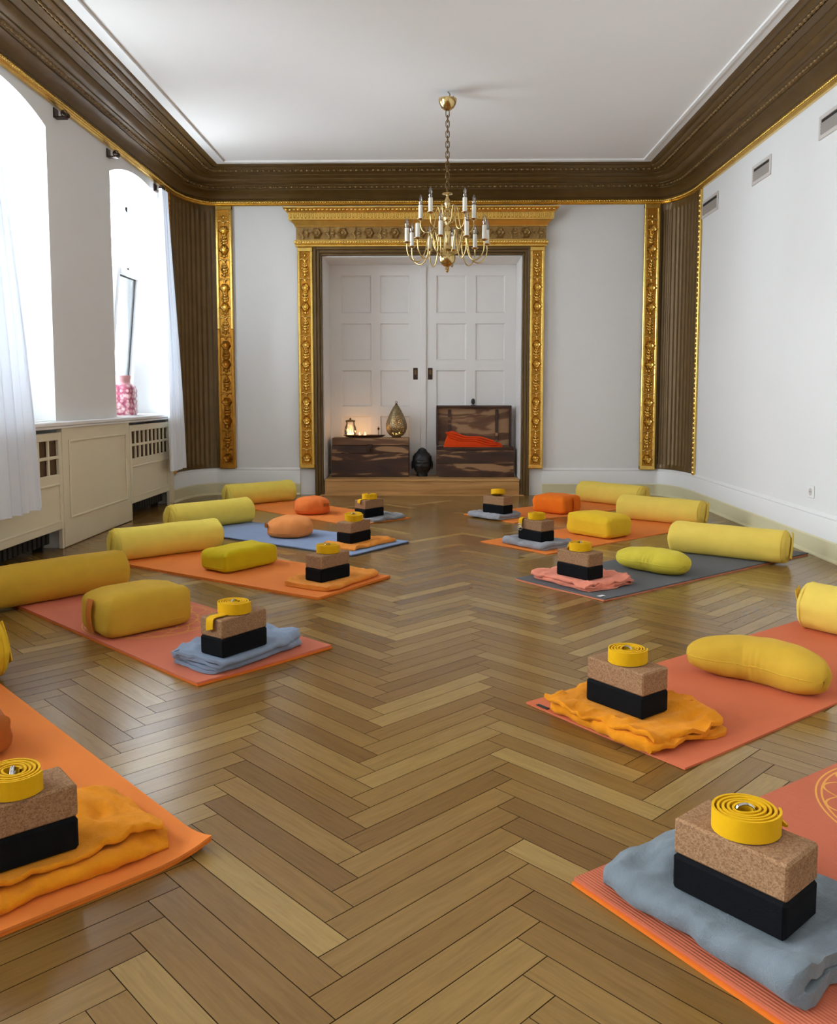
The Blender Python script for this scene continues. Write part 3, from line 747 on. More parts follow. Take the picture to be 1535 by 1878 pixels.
# ---- wooden step
rt = root('door_step', ((NX0 + NX1) / 2, YB, 0)); tag(rt, 'low pine step filling the gilded doorway below the chests', 'step')
mb = MB(); mb.box(NX0 + .012, NX1 - .012, YB - .012, YB + .012, .004, STEPZ - .024, .002); obj('riser_board', mb, M_step, rt, world_coords=True)
mb = MB(); mb.box(NX0 + .012, NX1 - .012, YB - .018, NYB - .001, STEPZ - .024, STEPZ, .004); obj('tread_board', mb, M_step, rt, world_coords=True)
mb = MB(); mb.box(NX0 - .03, NX1 + .03, YB - .10, YB - .005, 0.0, .006, .002); obj('threshold_strip', mb, M_step, rt, world_coords=True)

# ================================================================== LEFT SIDE: windows, sill, radiator covers, curtains
def bar(mb, x0_, x1_, y0_, y1_, z0_, z1_): mb.box(x0_, x1_, y0_, y1_, z0_, z1_, .004)
for wi, (wy, WHALF) in enumerate(zip(WINS, WHS)):
    xw = XO + .03; y0_, y1_ = wy - WHALF, wy + WHALF
    rt = root('window_%d' % (wi + 1), (xw, wy, SILLZ)); tag(rt, kind='structure')
    mb = MB(); fw = .055
    bar(mb, xw, xw + .07, y0_, y0_ + fw, SILLZ, WSPR); bar(mb, xw, xw + .07, y1_ - fw, y1_, SILLZ, WSPR); bar(mb, xw, xw + .07, y0_, y1_, SILLZ, SILLZ + .05)
    TR = 2.10; bar(mb, xw, xw + .07, y0_, y1_, TR, TR + .06)
    lo = []
    for k in range(NA + 1):
        t = -1 + 2 * k / NA; z = arch_z(t, WHALF); y = wy + t * WHALF; lo.append([(xw, y, z), (xw + .07, y, z), (xw + .07, y, z - .055), (xw, y, z - .055), (xw, y, z)])
    mb.loft(lo); obj('window_frame', mb, M_upvc, rt, world_coords=True)
    mb = MB(); v = []
    pts = [(y0_ + fw, TR + .06), (y1_ - fw, TR + .06)] + [(wy + t * (WHALF - fw), arch_z(t, WHALF) - .05) for t in [1 - 2 * k / 12 for k in range(13)]]
    mb.add([(xw + .03, a, b) for a, b in pts], [tuple(range(len(pts)))]); obj('fanlight_pane', mb, M_glass, rt, world_coords=True)
    for (a, b) in ((y0_ + fw, wy - .02), (wy + .02, y1_ - fw)):
        mb = MB(); s = .055; h0, h1 = SILLZ + .05, TR
        # build flat with hinge line at the bottom, then tilt
        W2 = (b - a)
        for bx in ((0, s, 0, h1 - h0), (W2 - s, W2, 0, h1 - h0), (s, W2 - s, 0, s), (s, W2 - s, h1 - h0 - s, h1 - h0)): mb.box(.0, .06, bx[0], bx[1], bx[2], bx[3], .006)
        tilt = R(5.6) if wi == 0 and a > wy else 0.0
        loc = (xw + .02 - ORG[rt.name][0], a - ORG[rt.name][1], h0 - ORG[rt.name][2])
        cs = obj('casement', mb, M_upvc, rt, loc=loc, rot=(0, tilt, 0))
        mb = MB(); mb.box(.024, .032, s, W2 - s, s, h1 - h0 - s); obj('pane', mb, M_glass, cs)
        mb = MB(); mb.box(.022, .034, s, s + .012, s, h1 - h0 - s); mb.box(.022, .034, W2 - s - .012, W2 - s, s, h1 - h0 - s); mb.box(.022, .034, s, W2 - s, s, s + .012); mb.box(.022, .034, s, W2 - s, h1 - h0 - s - .012, h1 - h0 - s)
        obj('gasket', mb, M_dark, cs)
    mb = MB(); bar(mb, xw, xw + .055, wy - .02, wy + .02, SILLZ, TR); obj('mullion', mb, M_upvc, rt, world_coords=True)

# continuous sill shelf
rt = root('window_shelf', (XL, 5.2, SILLZ)); tag(rt, 'long glossy white window shelf running above the radiator covers', 'shelf')
mb = MB(); mb.box(XL - .01, -2.405, 1.0, 7.72, SILLZ - .032, SILLZ, .008); sh = obj('shelf_board', mb, M_sill, rt, world_coords=True)
for wy, WHALF in zip(WINS[:3], WHS):
    mb = MB(); mb.box(XO + .09, XL - .008, wy - WHALF + .002, wy + WHALF - .002, SILLZ - .029, SILLZ + .006, .003); obj('niche_board', mb, M_sill, rt, world_coords=True)
mb = MB(); mb.box(-2.435, -2.415, 1.0, 7.72, SILLZ - .047, SILLZ - .031, .004); obj('shelf_moulding', mb, M_sill, rt, world_coords=True)

XC = -2.432
def picture_frame(mb, ya, yb, za, zb, w=.016, d=.010, x=XC):
    mb.box(x, x + d, ya, ya + w, za, zb, .004); mb.box(x, x + d, yb - w, yb, za, zb, .004); mb.box(x, x + d, ya + w, yb - w, za, za + w, .004); mb.box(x, x + d, ya + w, yb - w, zb - w, zb, .004)
def panel_unit(ya, yb, label):
    rt = root('wall_panel', (XC, (ya + yb) / 2, 0)); tag(rt, label, 'panel', 'ivory panels below the window shelf')
    mb = MB(); mb.box(XL - .0, XC, ya, yb, .004, SILLZ - .045, .003); bd = obj('board', mb, M_cab, rt, world_coords=True)
    mb = MB(); picture_frame(mb, ya + .085, yb - .085, .185, SILLZ - .125); obj('picture_moulding', mb, M_cab, rt, world_coords=True)
def radiator_cover(ya, yb, ncol, label):
    rt = root('radiator_cover', (XC, (ya + yb) / 2, .0)); tag(rt, label, 'radiator cover', 'slatted radiator covers')
    z0, z1 = .135, .765; g0, g1 = .495, .715; fy = .045
    mb = MB(); mb.box(XC - .022, XC, ya, ya + fy, z0, z1, .003); mb.box(XC - .022, XC, yb - fy, yb, z0, z1, .003); mb.box(XC - .022, XC, ya + fy, yb - fy, g1, z1, .003)
    mb.box(XC - .022, XC, ya + fy, yb - fy, .43, g0, .003); mb.box(XC - .022, XC, ya + fy, yb - fy, z0, z0 + .055, .003); obj('front_frame', mb, M_cab, rt, world_coords=True)
    mb = MB(); mb.box(XC - .020, XC - .009, ya + fy - .005, yb - fy + .005, z0 + .05, .435); obj('lower_panel', mb, M_cab, rt, world_coords=True)
    mb = MB(); picture_frame(mb, ya + fy - .012, yb - fy + .012, z0 + .045, .438, .014, .007, XC - .004); obj('panel_moulding', mb, M_cab, rt, world_coords=True)
    W_ = (yb - fy) - (ya + fy)
    for k in range(1, ncol):
        y = ya + fy + W_ * k / ncol; mb = MB(); mb.box(XC - .018, XC - .004, y - .010, y + .010, g0, g1, .002); obj('grille_bar', mb, M_cab, rt, world_coords=True)
    mb = MB(); zm = (g0 + g1) / 2; mb.box(XC - .017, XC - .003, ya + fy, yb - fy, zm - .010, zm + .010, .002); obj('grille_rail', mb, M_cab, rt, world_coords=True)
    # radiator wire mesh behind the lattice
    mb = MB(); mb.box(XC - .034, XC - .024, ya + .01, yb - .01, g0 - .02, g1 + .02); obj('mesh_screen', mb, M_mesh, rt, world_coords=True)
    for y in (ya + .012, yb - .012):
        mb = MB(); mb.box(XC - .03, XC - .003, y - .012, y + .012, .002, z0 + .01, .002); obj('foot', mb, M_cab, rt, world_coords=True)
panel_unit(5.415, 6.615, 'ivory panel with picture moulding between the two slatted covers')
panel_unit(2.95, 4.10, 'ivory panel with picture moulding further along the window wall')
radiator_cover(6.625, 7.62, 9, 'ivory radiator cover with lattice grille under the pink jar window')
radiator_cover(4.11, 5.405, 9, 'ivory radiator cover with lattice grille half behind the long sheer curtain')
rt = root('corner_post', (XC, 7.67, 0)); tag(rt, 'narrow ivory end post beside the curtain under the window shelf', 'post')
mb = MB(); mb.box(XL, XC + .004, 7.63, 7.72, .002, SILLZ - .034, .004); obj('post_board', mb, M_cab, rt, world_coords=True)
# dark radiators, shaped long so their fins darken the gap under the covers
for ya, yb, lb in ((6.62, 7.55, 'dark radiator behind the lattice cover below the pink jar'), (4.25, 5.30, 'dark radiator behind the lattice cover by the long curtain')):
    rt = root('radiator', (XL - .08, (ya + yb) / 2, 0.0)); tag(rt, lb, 'radiator', 'radiators')
    y = ya; 
    while y < yb:
        mb = MB(); mb.box(XL - .15, XL - .02, y, y + .04, .045, .70, .004); obj('fin', mb, M_dark, rt, world_coords=True); y += .06
    for y in (ya + .02, yb - .02):
        mb = MB(); mb.box(XL - .12, XL - .05, y - .01, y + .01, 0.0, .06, .003); obj('foot', mb, M_dark, rt, world_coords=True)

# curtains
def curtain(label, ytop, ybot, ztop, zbot, xtop, xbot, nf, amp_t, amp_b, rt_name='curtain'):
    rt = root(rt_name, ((xtop + xbot) / 2, (ybot[0] + ybot[1]) / 2, zbot)); tag(rt, label, 'curtain', 'sheer white curtains')
    nu, nv = 90, 40
    def P(i, j):
        s = i / (nu - 1); t = j / (nv - 1); e = t ** .8
        y = ytop[0] + (ytop[1] - ytop[0]) * s; yb_ = ybot[0] + (ybot[1] - ybot[0]) * s
        w = e * e * (3 - 2 * e) * .7 + t * .3
        yy = y + (yb_ - y) * w; ph = s * nf * 2 * math.pi
        amp = amp_t + (amp_b - amp_t) * e
        xx = xtop + (xbot - xtop) * w + amp * (math.sin(ph + .7 * math.sin(3 * s)) + .35 * math.sin(2.3 * ph + 1.1 + 2 * t)) * .7
        yy += amp * .35 * math.cos(ph * 1.0)
        return (xx, yy, ztop + (zbot - ztop) * t + .003 * math.sin(ph * .5) * t)
    mb = MB(); mb.grid(P, nu, nv); o = obj('voile_panel', mb, M_curtain, rt, smooth=180, world_coords=True)
    return rt
curtain('sheer white curtain bunched beside the fluted corner column', (7.39, 7.58), (7.37, 7.80), 2.795, .33, -2.385, -2.345, 5, .022, .034)
curtain('long sheer white curtain hanging beside the lattice cover and panel', (4.10, 4.60), (4.02, 4.89), 2.78, .335, -2.375, -2.335, 8, .03, .04)

def bracket(y, z, label, arm=1):
    rt = root('curtain_bracket', (XL, y, z)); tag(rt, label, 'bracket', 'curtain brackets')
    mb = MB(); mb.box(XL, XL + .012, y - .030, y + .030, z - .040, z + .022, .003); mb.box(XL, XL + .075, y - .030, y + .030, z - .042, z - .034, .002); obj('base_plate', mb, M_iron, rt, world_coords=True)
    mb = MB(); mb.tube([(XL + .06, y - .028, z - .008), (XL + .06, y + .05 * arm, z - .008)], .011, 10); k = obj('rod_end', mb, M_iron, rt, smooth=40, world_coords=True)
    mb = MB(); mb.sphere((XL + .06, y + .05 * arm, z - .008), .018, n=12, m=8); obj('finial', mb, M_iron, k, smooth=60, world_coords=True)
    mb = MB(); mb.tube([(XL + .06 + .020 * math.cos(a), y, z - .008 + .020 * math.sin(a)) for a in [2 * math.pi * q / 12 for q in range(12)]], .004, 6, closed=True); obj('ring', mb, M_iron, rt, smooth=60, world_coords=True)
bracket(5.56, 2.835, 'bronze curtain bracket beside the curtained window arch')
bracket(6.44, 2.83, 'bronze curtain bracket on the pier above the jar window')
bracket(7.50, 2.832, 'bronze curtain bracket holding the bunched curtain by the corner')
bracket(4.66, 2.835, 'bronze curtain bracket holding the long sheer curtain')

# pink jar on the sill
rt = root('ceramic_jar', (-2.60, 6.96, SILLZ + .006)); tag(rt, 'pink patterned ceramic jar standing on the window shelf', 'jar')
def sq(w, z, n=40, p=4.0):
    out = []
    for i in range(n):
        a = 2 * math.pi * i / n; c, s = math.cos(a), math.sin(a); r = (abs(c) ** p + abs(s) ** p) ** (-1 / p); out.append((w * r * c, w * r * s, z))
    return out
mb = MB(); lv = [(.090, 0), (.096, .006), (.097, .03), (.097, .215), (.094, .235), (.080, .252)]
mb.loft([sq(w, z) + [sq(w, z)[0]] for w, z in lv]); mb.add(sq(.09, 0), [tuple(range(40))]); obj('body', mb, M_vase, rt, smooth=50)
mb = MB(); mb.lathe([(.078, .250), (.064, .262), (.060, .272), (.060, .292), (.064, .300), (.064, .322), (.058, .328), (.050, .322), (.050, .262)], 32); obj('neck', mb, M_pinkglaze, rt, smooth=50)
mb = MB()
for side in range(4):
    for r_ in range(5):
        for c_ in range(4):
            s0 = len(mb.v); xs_ = -.066 + .044 * c_; mb.sphere((xs_, -(.097 ** 4 - abs(xs_) ** 4) ** .25 + .0012, .032 + .042 * r_), .017, .003, .014, n=8, m=5); mb.xf(Matrix.Rotation(side * math.pi / 2, 4, 'Z'), s0)
tag(obj('petal_relief', mb, M_pinkglaze, rt, smooth=60), kind='stuff')
def tumbler(loc, r, h, label, mt):
    rt = root('glass_tumbler', loc); tag(rt, label, 'glass')
    mb = MB(); mb.lathe([(r * .88, 0), (r * .9, .004), (r, h), (r * .94, h), (r * .84, .010)], 24, close=True); obj('cup', mb, mt, rt, smooth=50)
    mb = MB(); mb.lathe([(r * .8, .012), (r * .82, h * .4)], 20); obj('wax', mb, M_wax, rt, smooth=50)
tumbler((-2.60, 7.20, SILLZ + .006), .030, .085, 'small clear candle glass beside the pink jar', M_jar)
tumbler((-2.62, 4.98, SILLZ + .006), .034, .15, 'tall clear candle glass on the shelf behind the long curtain', M_jar)

# ================================================================== RIGHT WALL: vents and socket
def vent(ya, yb, za, zb, label):
    rt = root('air_vent', (XR, (ya + yb) / 2, za)); tag(rt, label, 'vent', 'air vents high on the right wall')
    f = .026; mb = MB()
    for q in ((ya, ya + f, za, zb), (yb - f, yb, za, zb), (ya + f, yb - f, za, za + f), (ya + f, yb - f, zb - f, zb)): mb.box(XR - .010, XR, q[0], q[1], q[2], q[3], .003)
    obj('vent_frame', mb, M_ash, rt, world_coords=True)
    mb = MB(); mb.box(XR - .003, XR - .001, ya + f, yb - f, za + f, zb - f); obj('duct_back', mb, M_dark, rt, world_coords=True)
    H_ = zb - za - 2 * f; ns = 4
    for k in range(ns):
        z = za + f + H_ * (k + .30) / (ns + 1.3); mb = MB(); mb.box(-.0085, .0085, ya + f, yb - f, -.0016, .0016)
        mb.xf(Matrix.Translation((XR - .007, 0, z + .004)) @ Matrix.Rotation(R(62), 4, 'Y')); obj('slat', mb, M_slat, rt, world_coords=True)
vent(7.378, 7.818, 2.592, 2.748, 'grey louvred air vent nearest the fluted corner column')
vent(6.246, 6.60, 2.592, 2.737, 'grey louvred air vent, second from the fluted corner column')
vent(5.06, 5.483, 2.60, 2.747, 'grey louvred air vent, third from the fluted corner column')
rt = root('wall_socket', (XR, 5.40, .345)); tag(rt, 'white electrical wall socket above the right skirting board', 'socket')
mb = MB(); mb.box(XR - .010, XR, 5.358, 5.440, .345, .427, .004); obj('cover_plate', mb, M_trimwhite, rt, world_coords=True)
mb = MB(); mb.lathe([(.024, 0), (.024, .0016), (.020, .0016), (.019, .0004)], 24); mb.xf(Matrix.Translation((XR - .010, 5.399, .386)) @ Matrix.Rotation(-math.pi / 2, 4, 'Y')); obj('socket_well', mb, M_ash, rt, smooth=40, world_coords=True)
mb = MB(); mb.sphere((XR - .0115, 5.390, .386), .0015, .003, .003, n=8, m=5); mb.sphere((XR - .0115, 5.408, .386), .0015, .003, .003, n=8, m=5); obj('pin_holes', mb, M_dark, rt, world_coords=True)

# ================================================================== NICHE OBJECTS
# closed chest
CF = 8.66
def planks_box(mb, x0_, x1_, y0_, y1_, z0_, z1_): mb.box(x0_, x1_, y0_, y1_, z0_, z1_, .004)
rt = root('wooden_chest', (-.675, CF + .12, STEPZ)); tag(rt, 'closed two-tone rosewood chest carrying the tray and teardrop lantern', 'chest')
x0_, x1_ = -1.076, -.272
mb = MB(); planks_box(mb, x0_, x1_, CF, CF + .235, STEPZ, .405); obj('lower_body', mb, M_chest, rt, world_coords=True)
mb = MB(); planks_box(mb, x0_ + .006, x1_ - .002, CF + .003, CF + .235, .405, .486); obj('upper_body', mb, M_chest, rt, world_coords=True)
mb = MB(); planks_box(mb, x0_ + .008, x1_ - .002, CF - .002, CF + .240, .489, .565); obj('lid', mb, M_chestin, rt, world_coords=True)
mb = MB(); planks_box(mb, -.708, -.648, CF - .010, CF - .002, .420, .500); la = obj('hasp', mb, M_iron, rt, world_coords=True)
mb = MB(); mb.sphere((-.678, CF - .014, .445), .013, .010, .016); obj('hasp_knob', mb, M_iron, la, smooth=60, world_coords=True)
# open chest
rt = root('wooden_chest', (.415, CF + .12, STEPZ)); tag(rt, 'open rosewood chest with raised lid and an orange blanket inside', 'chest')
x0_, x1_ = .012, .816; zt = .470
mb = MB(); planks_box(mb, x0_, x1_, CF, CF + .022, STEPZ, .300); obj('front_board', mb, M_chest, rt, world_coords=True)
mb = MB(); planks_box(mb, x0_, x1_, CF + .001, CF + .022, .301, .440); obj('front_board', mb, M_chest, rt, world_coords=True)
mb = MB(); planks_box(mb, x0_, x1_, CF - .002, CF + .024, .441, zt); obj('top_rail', mb, M_tray, rt, world_coords=True)
for xa, xb in ((x0_, x0_ + .02), (x1_ - .02, x1_)):
    mb = MB(); planks_box(mb, xa, xb, CF + .022, CF + .22, STEPZ, zt); obj('side_board', mb, M_chest, rt, world_coords=True)
mb = MB(); planks_box(mb, x0_ + .02, x1_ - .02, CF + .20, CF + .22, STEPZ, zt); obj('back_board', mb, M_chest, rt, world_coords=True)
mb = MB(); planks_box(mb, x0_ + .02, x1_ - .02, CF + .022, CF + .20, STEPZ, STEPZ + .02); obj('bottom_board', mb, M_chest, rt, world_coords=True)
mb = MB(); planks_box(mb, x0_ + .01, x1_ - .014, CF + .222, CF + .238, zt + .005, .895); ld = obj('raised_lid', mb, M_chestin, rt, world_coords=True)
for q in ((x0_, x0_ + .022, zt + .003, .897), (x1_ - .036, x1_ - .014, zt + .003, .897), (x0_, x1_ - .014, .875, .900)):
    mb = MB(); planks_box(mb, q[0], q[1], CF + .165, CF + .240, q[2], q[3]); obj('lid_rim', mb, M_tray, ld, world_coords=True)
for bx in (.152, .650):
    mb = MB(); planks_box(mb, bx - .015, bx + .015, CF + .207, CF + .222, zt + .04, .855); obj('lid_batten', mb, M_chest, ld, world_coords=True)
mb = MB(); planks_box(mb, .375, .425, CF + .198, CF + .214, .893, .906); mb.sphere((.400, CF + .206, .940), .022, .018, .033, n=14, m=10); obj('lid_knob', mb, M_stone, ld, smooth=60, world_coords=True)

# fleece lying in the open chest
rt = root('folded_blanket', (.40, CF + .11, .30)); tag(rt, 'vivid orange folded blanket lying in the open chest', 'blanket')
mb = MB()
def PB(i, j):
    s = i / 40; a = 2 * math.pi * j / 20
    x = .075 + .64 * s; top = .560 + .075 * math.exp(-((s - .18) / .16) ** 2) - .060 * max(0, s - .55) / .45 - .12 * max(0, .10 - s) / .10
    hh = (top - .36) / 2; zc = .36 + hh; yr = .062 * (1 - .25 * abs(2 * s - 1) ** 4); e = 1 - max(0, (abs(2 * s - 1) - .88) / .12) ** 2 * .6
    nz = noise.noise((s * 9, math.cos(a) * 1.5, math.sin(a) * 1.5)) * .009
    return (x, CF + .111 + yr * e * math.copysign(abs(math.cos(a)) ** .6, math.cos(a)) + nz, zc + hh * e * math.copysign(abs(math.sin(a)) ** .7, math.sin(a)) + nz)
mb.grid(PB, 41, 20, wv=True); mb.add([PB(0, j) for j in range(20)], [tuple(range(20))]); mb.add([PB(40, j) for j in range(20)], [tuple(range(20))])
obj('fleece', mb, F_boxblanket, rt, smooth=60, world_coords=True)
mb = MB()
for k in range(3): mb.tube([(.11 + .015 * k + .5 * s, CF + .052 - .002 * math.sin(s * 9) , .615 - .024 * k - .075 * s + .008 * math.sin(s * 11 + k)) for s in [q / 24 for q in range(25)]], .010, 8)
obj('fold', mb, F_boxblanket, bpy.data.objects[rt.name], smooth=60, world_coords=True)

# black head sculpture
rt = root('head_sculpture', (-.135, CF + .10, STEPZ)); tag(rt, 'black stone head sculpture with topknot standing between the two chests', 'sculpture')
mb = MB(); NU, NV = 48, 40
def PH(i, j):
    a = 2 * math.pi * i / NU; t = j / (NV - 1); z = t * .30
    # radius profile neck -> jaw -> cheeks -> crown -> topknot
    prof = [(0, .058), (.06, .060), (.10, .058), (.16, .070), (.24, .086), (.38, .100), (.55, .104), (.68, .098), (.78, .080), (.84, .058), (.88, .048), (.93, .040), (.97, .024), (1.0, .004)]
    for k in range(len(prof) - 1):
        if prof[k][0] <= t <= prof[k + 1][0]:
            u = (t - prof[k][0]) / (prof[k + 1][0] - prof[k][0]); u = u * u * (3 - 2 * u); r = prof[k][1] + (prof[k + 1][1] - prof[k][1]) * u; break
    fx, fy = math.cos(a), math.sin(a)           # face towards -Y
    ex = 1.0; face = max(0, -fy)
    d = 0
    g = lambda t0, w, a0, aw: math.exp(-((t - t0) / w) ** 2) * math.exp(-(((a + math.pi / 2 + math.pi) % (2 * math.pi) - math.pi - a0) / aw) ** 2)
    d += .020 * g(.34, .055, 0, .13) + .012 * g(.42, .06, 0, .10)          # nose
    d += .007 * g(.505, .02, .38, .28) + .007 * g(.505, .02, -.38, .28)    # brows
    d -= .010 * g(.45, .03, .38, .20) + .010 * g(.45, .03, -.38, .20)      # eye sockets
    d += .006 * g(.445, .018, .38, .14) + .006 * g(.445, .018, -.38, .14)  # eyelids
    d += .008 * g(.245, .016, 0, .26) + .007 * g(.215, .016, 0, .20) - .005 * g(.23, .006, 0, .24)  # lips
    d += .008 * g(.14, .03, 0, .25)                                         # chin
    if t > .58 or fy > .1:
        hair = min(1, max(0, (t - .56) / .04)) if fy <= .1 else 1
        if t > .2: d += hair * (.003 + .0035 * math.sin(a * 18) * math.sin(t * 80))
    return ((r + d) * fx * .97, (r + d) * fy * 1.06, z)
mb.grid(PH, NU, NV, wu=True); mb.add([PH(i, 0) for i in range(NU)], [tuple(range(NU))]); hd = obj('head', mb, M_stone, rt, smooth=60)
for sg in (-1, 1):
    mb = MB(); mb.sphere((sg * .103, .006, .118), .011, .020, .046, n=10, m=8); obj('ear', mb, M_stone, hd, smooth=60)

# tray with lights, jar, incense, lantern
TZ = .566
rt = root('oval_tray', (-.74, CF + .10, TZ)); tag(rt, 'dark wooden boat-shaped tray on the closed chest', 'tray')
mb = MB(); lo = []
for (kx, ky, z) in ((.15, .045, 0), (.19, .060, .006), (.225, .075, .026), (.215, .068, .026), (.17, .048, .012)):
    lo.append([(kx * math.cos(2 * math.pi * i / 36), ky * math.sin(2 * math.pi * i / 36), z) for i in range(37)])
mb.loft(lo); mb.add(lo[0][:-1], [tuple(range(36))]); mb.add(lo[-1][:-1], [tuple(range(36))]); obj('hull', mb, M_tray, rt, smooth=50)
def tealight(x, y, z, label, pw):
    rt = root('tealight', (x, y, z)); tag(rt, label, 'candle', 'lit tealights')
    mb = MB(); mb.lathe([(.018, 0), (.019, .014), (.017, .014), (.0165, .011)], 20); obj('wax_cup', mb, M_wax, rt, smooth=40)
    mb = MB(); mb.lathe([(.001, .012), (.0045, .018), (.0055, .024), (.003, .034), (.0006, .042)], 10); obj('flame', mb, M_flame, rt, smooth=60)
    l = bpy.data.lights.new('flame_light', 'POINT'); l.energy = pw; l.color = (1, .55, .2); l.shadow_soft_size = .02
    o = bpy.data.objects.new('flame_light', l); COL.objects.link(o); o.location = (x, y, z + .045)
tealight(-.79, CF + .10, TZ + .012, 'lit tealight on the tray between jar and incense', .35)
tealight(-.735, CF + .115, TZ + .012, 'lit tealight on the tray beside the incense stick holder', .25)
rt = root('candle_jar', (-.888, CF + .11, TZ + .0265)); tag(rt, 'clear glass jar with a brass lid and glowing tealights on the tray', 'jar')
mb = MB(); mb.lathe([(.056, .002), (.062, .008), (.063, .055), (.056, .085), (.046, .105), (.044, .140)], 28, close=False); obj('glass_body', mb, M_jar, rt, smooth=50)
mb = MB(); mb.lathe([(.050, .138), (.052, .142), (.050, .152), (.018, .158), (.008, .162), (.010, .172), (.004, .178)], 24); obj('lid', mb, M_brassdk, rt, smooth=40)
for kx, ky in ((-.022, 0), (.020, .012), (.002, -.020)):
    mb = MB(); mb.lathe([(.001, .018), (.005, .026), (.006, .034), (.003, .046), (.0006, .056)], 10, c=(kx, ky, 0)); mb.lathe([(.012, .003), (.012, .018)], 12, c=(kx, ky, 0)); obj('flame', mb, M_flame, rt, smooth=60)
l = bpy.data.lights.new('flame_light', 'POINT'); l.energy = .22; l.color = (1, .55, .2); l.shadow_soft_size = .03
o = bpy.data.objects.new('flame_light', l); COL.objects.link(o); o.location = (-.888, CF + .11, TZ + .075)
rt = root('incense_holder', (-.592, CF + .10, TZ + .014)); tag(rt, 'tiny dark incense holder standing on the tray end', 'incense holder')
mb = MB(); mb.lathe([(.016, 0), (.016, .004), (.004, .008), (.0028, .060), (.006, .066), (.013, .078), (.013, .084), (.004, .088), (.003, .100)], 14); obj('stand', mb, M_iron, rt, smooth=40)
rt = root('teardrop_lantern', (-.406, CF + .12, TZ)); tag(rt, 'teardrop pierced metal lantern glowing on the closed chest', 'lantern')
mb = MB(); prof = [(.045, .010), (.072, .022), (.098, .055), (.111, .100), (.110, .135), (.100, .175), (.080, .225), (.056, .275), (.034, .315), (.018, .336), (.012, .342)]
mb.lathe(prof, 40, close=False); obj('pierced_shell', mb, M_lantern, rt, smooth=60)
mb = MB(); mb.lathe([(.048, 0), (.052, .004), (.046, .012), (.02, .013)], 28); obj('foot_ring', mb, M_brassdk, rt, smooth=40)
mb = MB(); mb.lathe([(.014, .338), (.016, .345), (.008, .352), (.005, .358)], 14); mb.tube([(.010 * math.cos(a), 0, .366 + .010 * math.sin(a)) for a in [2 * math.pi * q / 14 for q in range(14)]], .0028, 6, closed=True); obj('hanging_ring', mb, M_brassdk, rt, smooth=50)
for kx, ky in ((-.035, -.012), (0, -.030), (.032, -.014), (.012, .02)):
    mb = MB(); mb.lathe([(.001, .022), (.007, .034), (.008, .044), (.004, .058), (.0006, .070)], 10, c=(kx, ky, 0)); obj('flame', mb, M_flame, rt, smooth=60)
l = bpy.data.lights.new('flame_light', 'POINT'); l.energy = 1.0; l.color = (1, .58, .22); l.shadow_soft_size = .04
o = bpy.data.objects.new('flame_light', l); COL.objects.link(o); o.location = (-.406, CF + .12, TZ + .08)

# ================================================================== CHANDELIER
CX, CYY = .086, 6.2
rt = root('chandelier', (CX, CYY, 1.894)); tag(rt, 'brass chandelier with two tiers of electric candles hanging on a chain', 'chandelier')
ZB = 1.894
mb = MB(); mb.lathe([(.004, 3.036 - ZB), (.020, 3.040 - ZB), (.045, 3.058 - ZB), (.060, 3.084 - ZB), (.065, 3.108 - ZB), (.066, 3.116 - ZB), (.060, 3.118 - ZB)], 32); obj('canopy', mb, M_brass, rt, smooth=40)
mb = MB(); mb.tube([(0, 0, 3.10 - ZB), (.012, 0, 3.125 - ZB), (.016, 0, 3.15 - ZB), (0, 0, ZC - ZB)], .004, 8); mb.tube([(.02, 0, 3.115 - ZB), (.04, .01, 3.14 - ZB), (.05, .005, 3.118 - ZB)], .003, 6); obj('ceiling_hook', mb, M_brassdk, rt, smooth=50)
mb = MB(); lk_pts = []
for q in range(20):
    a = 2 * math.pi * q / 20; lk_pts.append((.0125 * math.cos(a), 0, (.0125 * math.sin(a)) + (.0125 if math.sin(a) > 0 else -.0125)))
mb.tube(lk_pts, .0034, 6, closed=True); me_link = mesh_of('chain_link', mb, M_brassdk, 60)
nl = 16
for k in range(nl):
    o = bpy.data.objects.new('chain_link', me_link); COL.objects.link(o); o.parent = rt
    o.location = (0, 0, 3.016 - ZB - k * (3.016 - 2.478) / (nl - 1)); o.rotation_euler = (0, 0, (.15 if k % 2 == 0 else math.pi / 2 - .2))
mb = MB(); P_ = [(.004, 2.470), (.010, 2.462), (.036, 2.458), (.038, 2.452), (.012, 2.446), (.010, 2.43), (.020, 2.405), (.024, 2.385), (.014, 2.362), (.012, 2.352), (.024, 2.345), (.026, 2.332), (.020, 2.322), (.026, 2.30), (.030, 2.285), (.022, 2.262), (.014, 2.245), (.014, 2.225), (.026, 2.205), (.030, 2.178), (.020, 2.150), (.014, 2.118), (.016, 2.10), (.030, 2.085), (.040, 2.070), (.040, 2.060), (.020, 2.052), (.022, 2.046), (.046, 2.040), (.058, 2.022), (.061, 1.998), (.056, 1.972), (.040, 1.950), (.020, 1.938), (.012, 1.934), (.014, 1.926), (.016, 1.918), (.008, 1.912), (.012, 1.906), (.004, 1.894)]
mb.lathe([(r, z - ZB) for r, z in P_], 32); obj('turned_stem', mb, M_brass, rt, smooth=35)
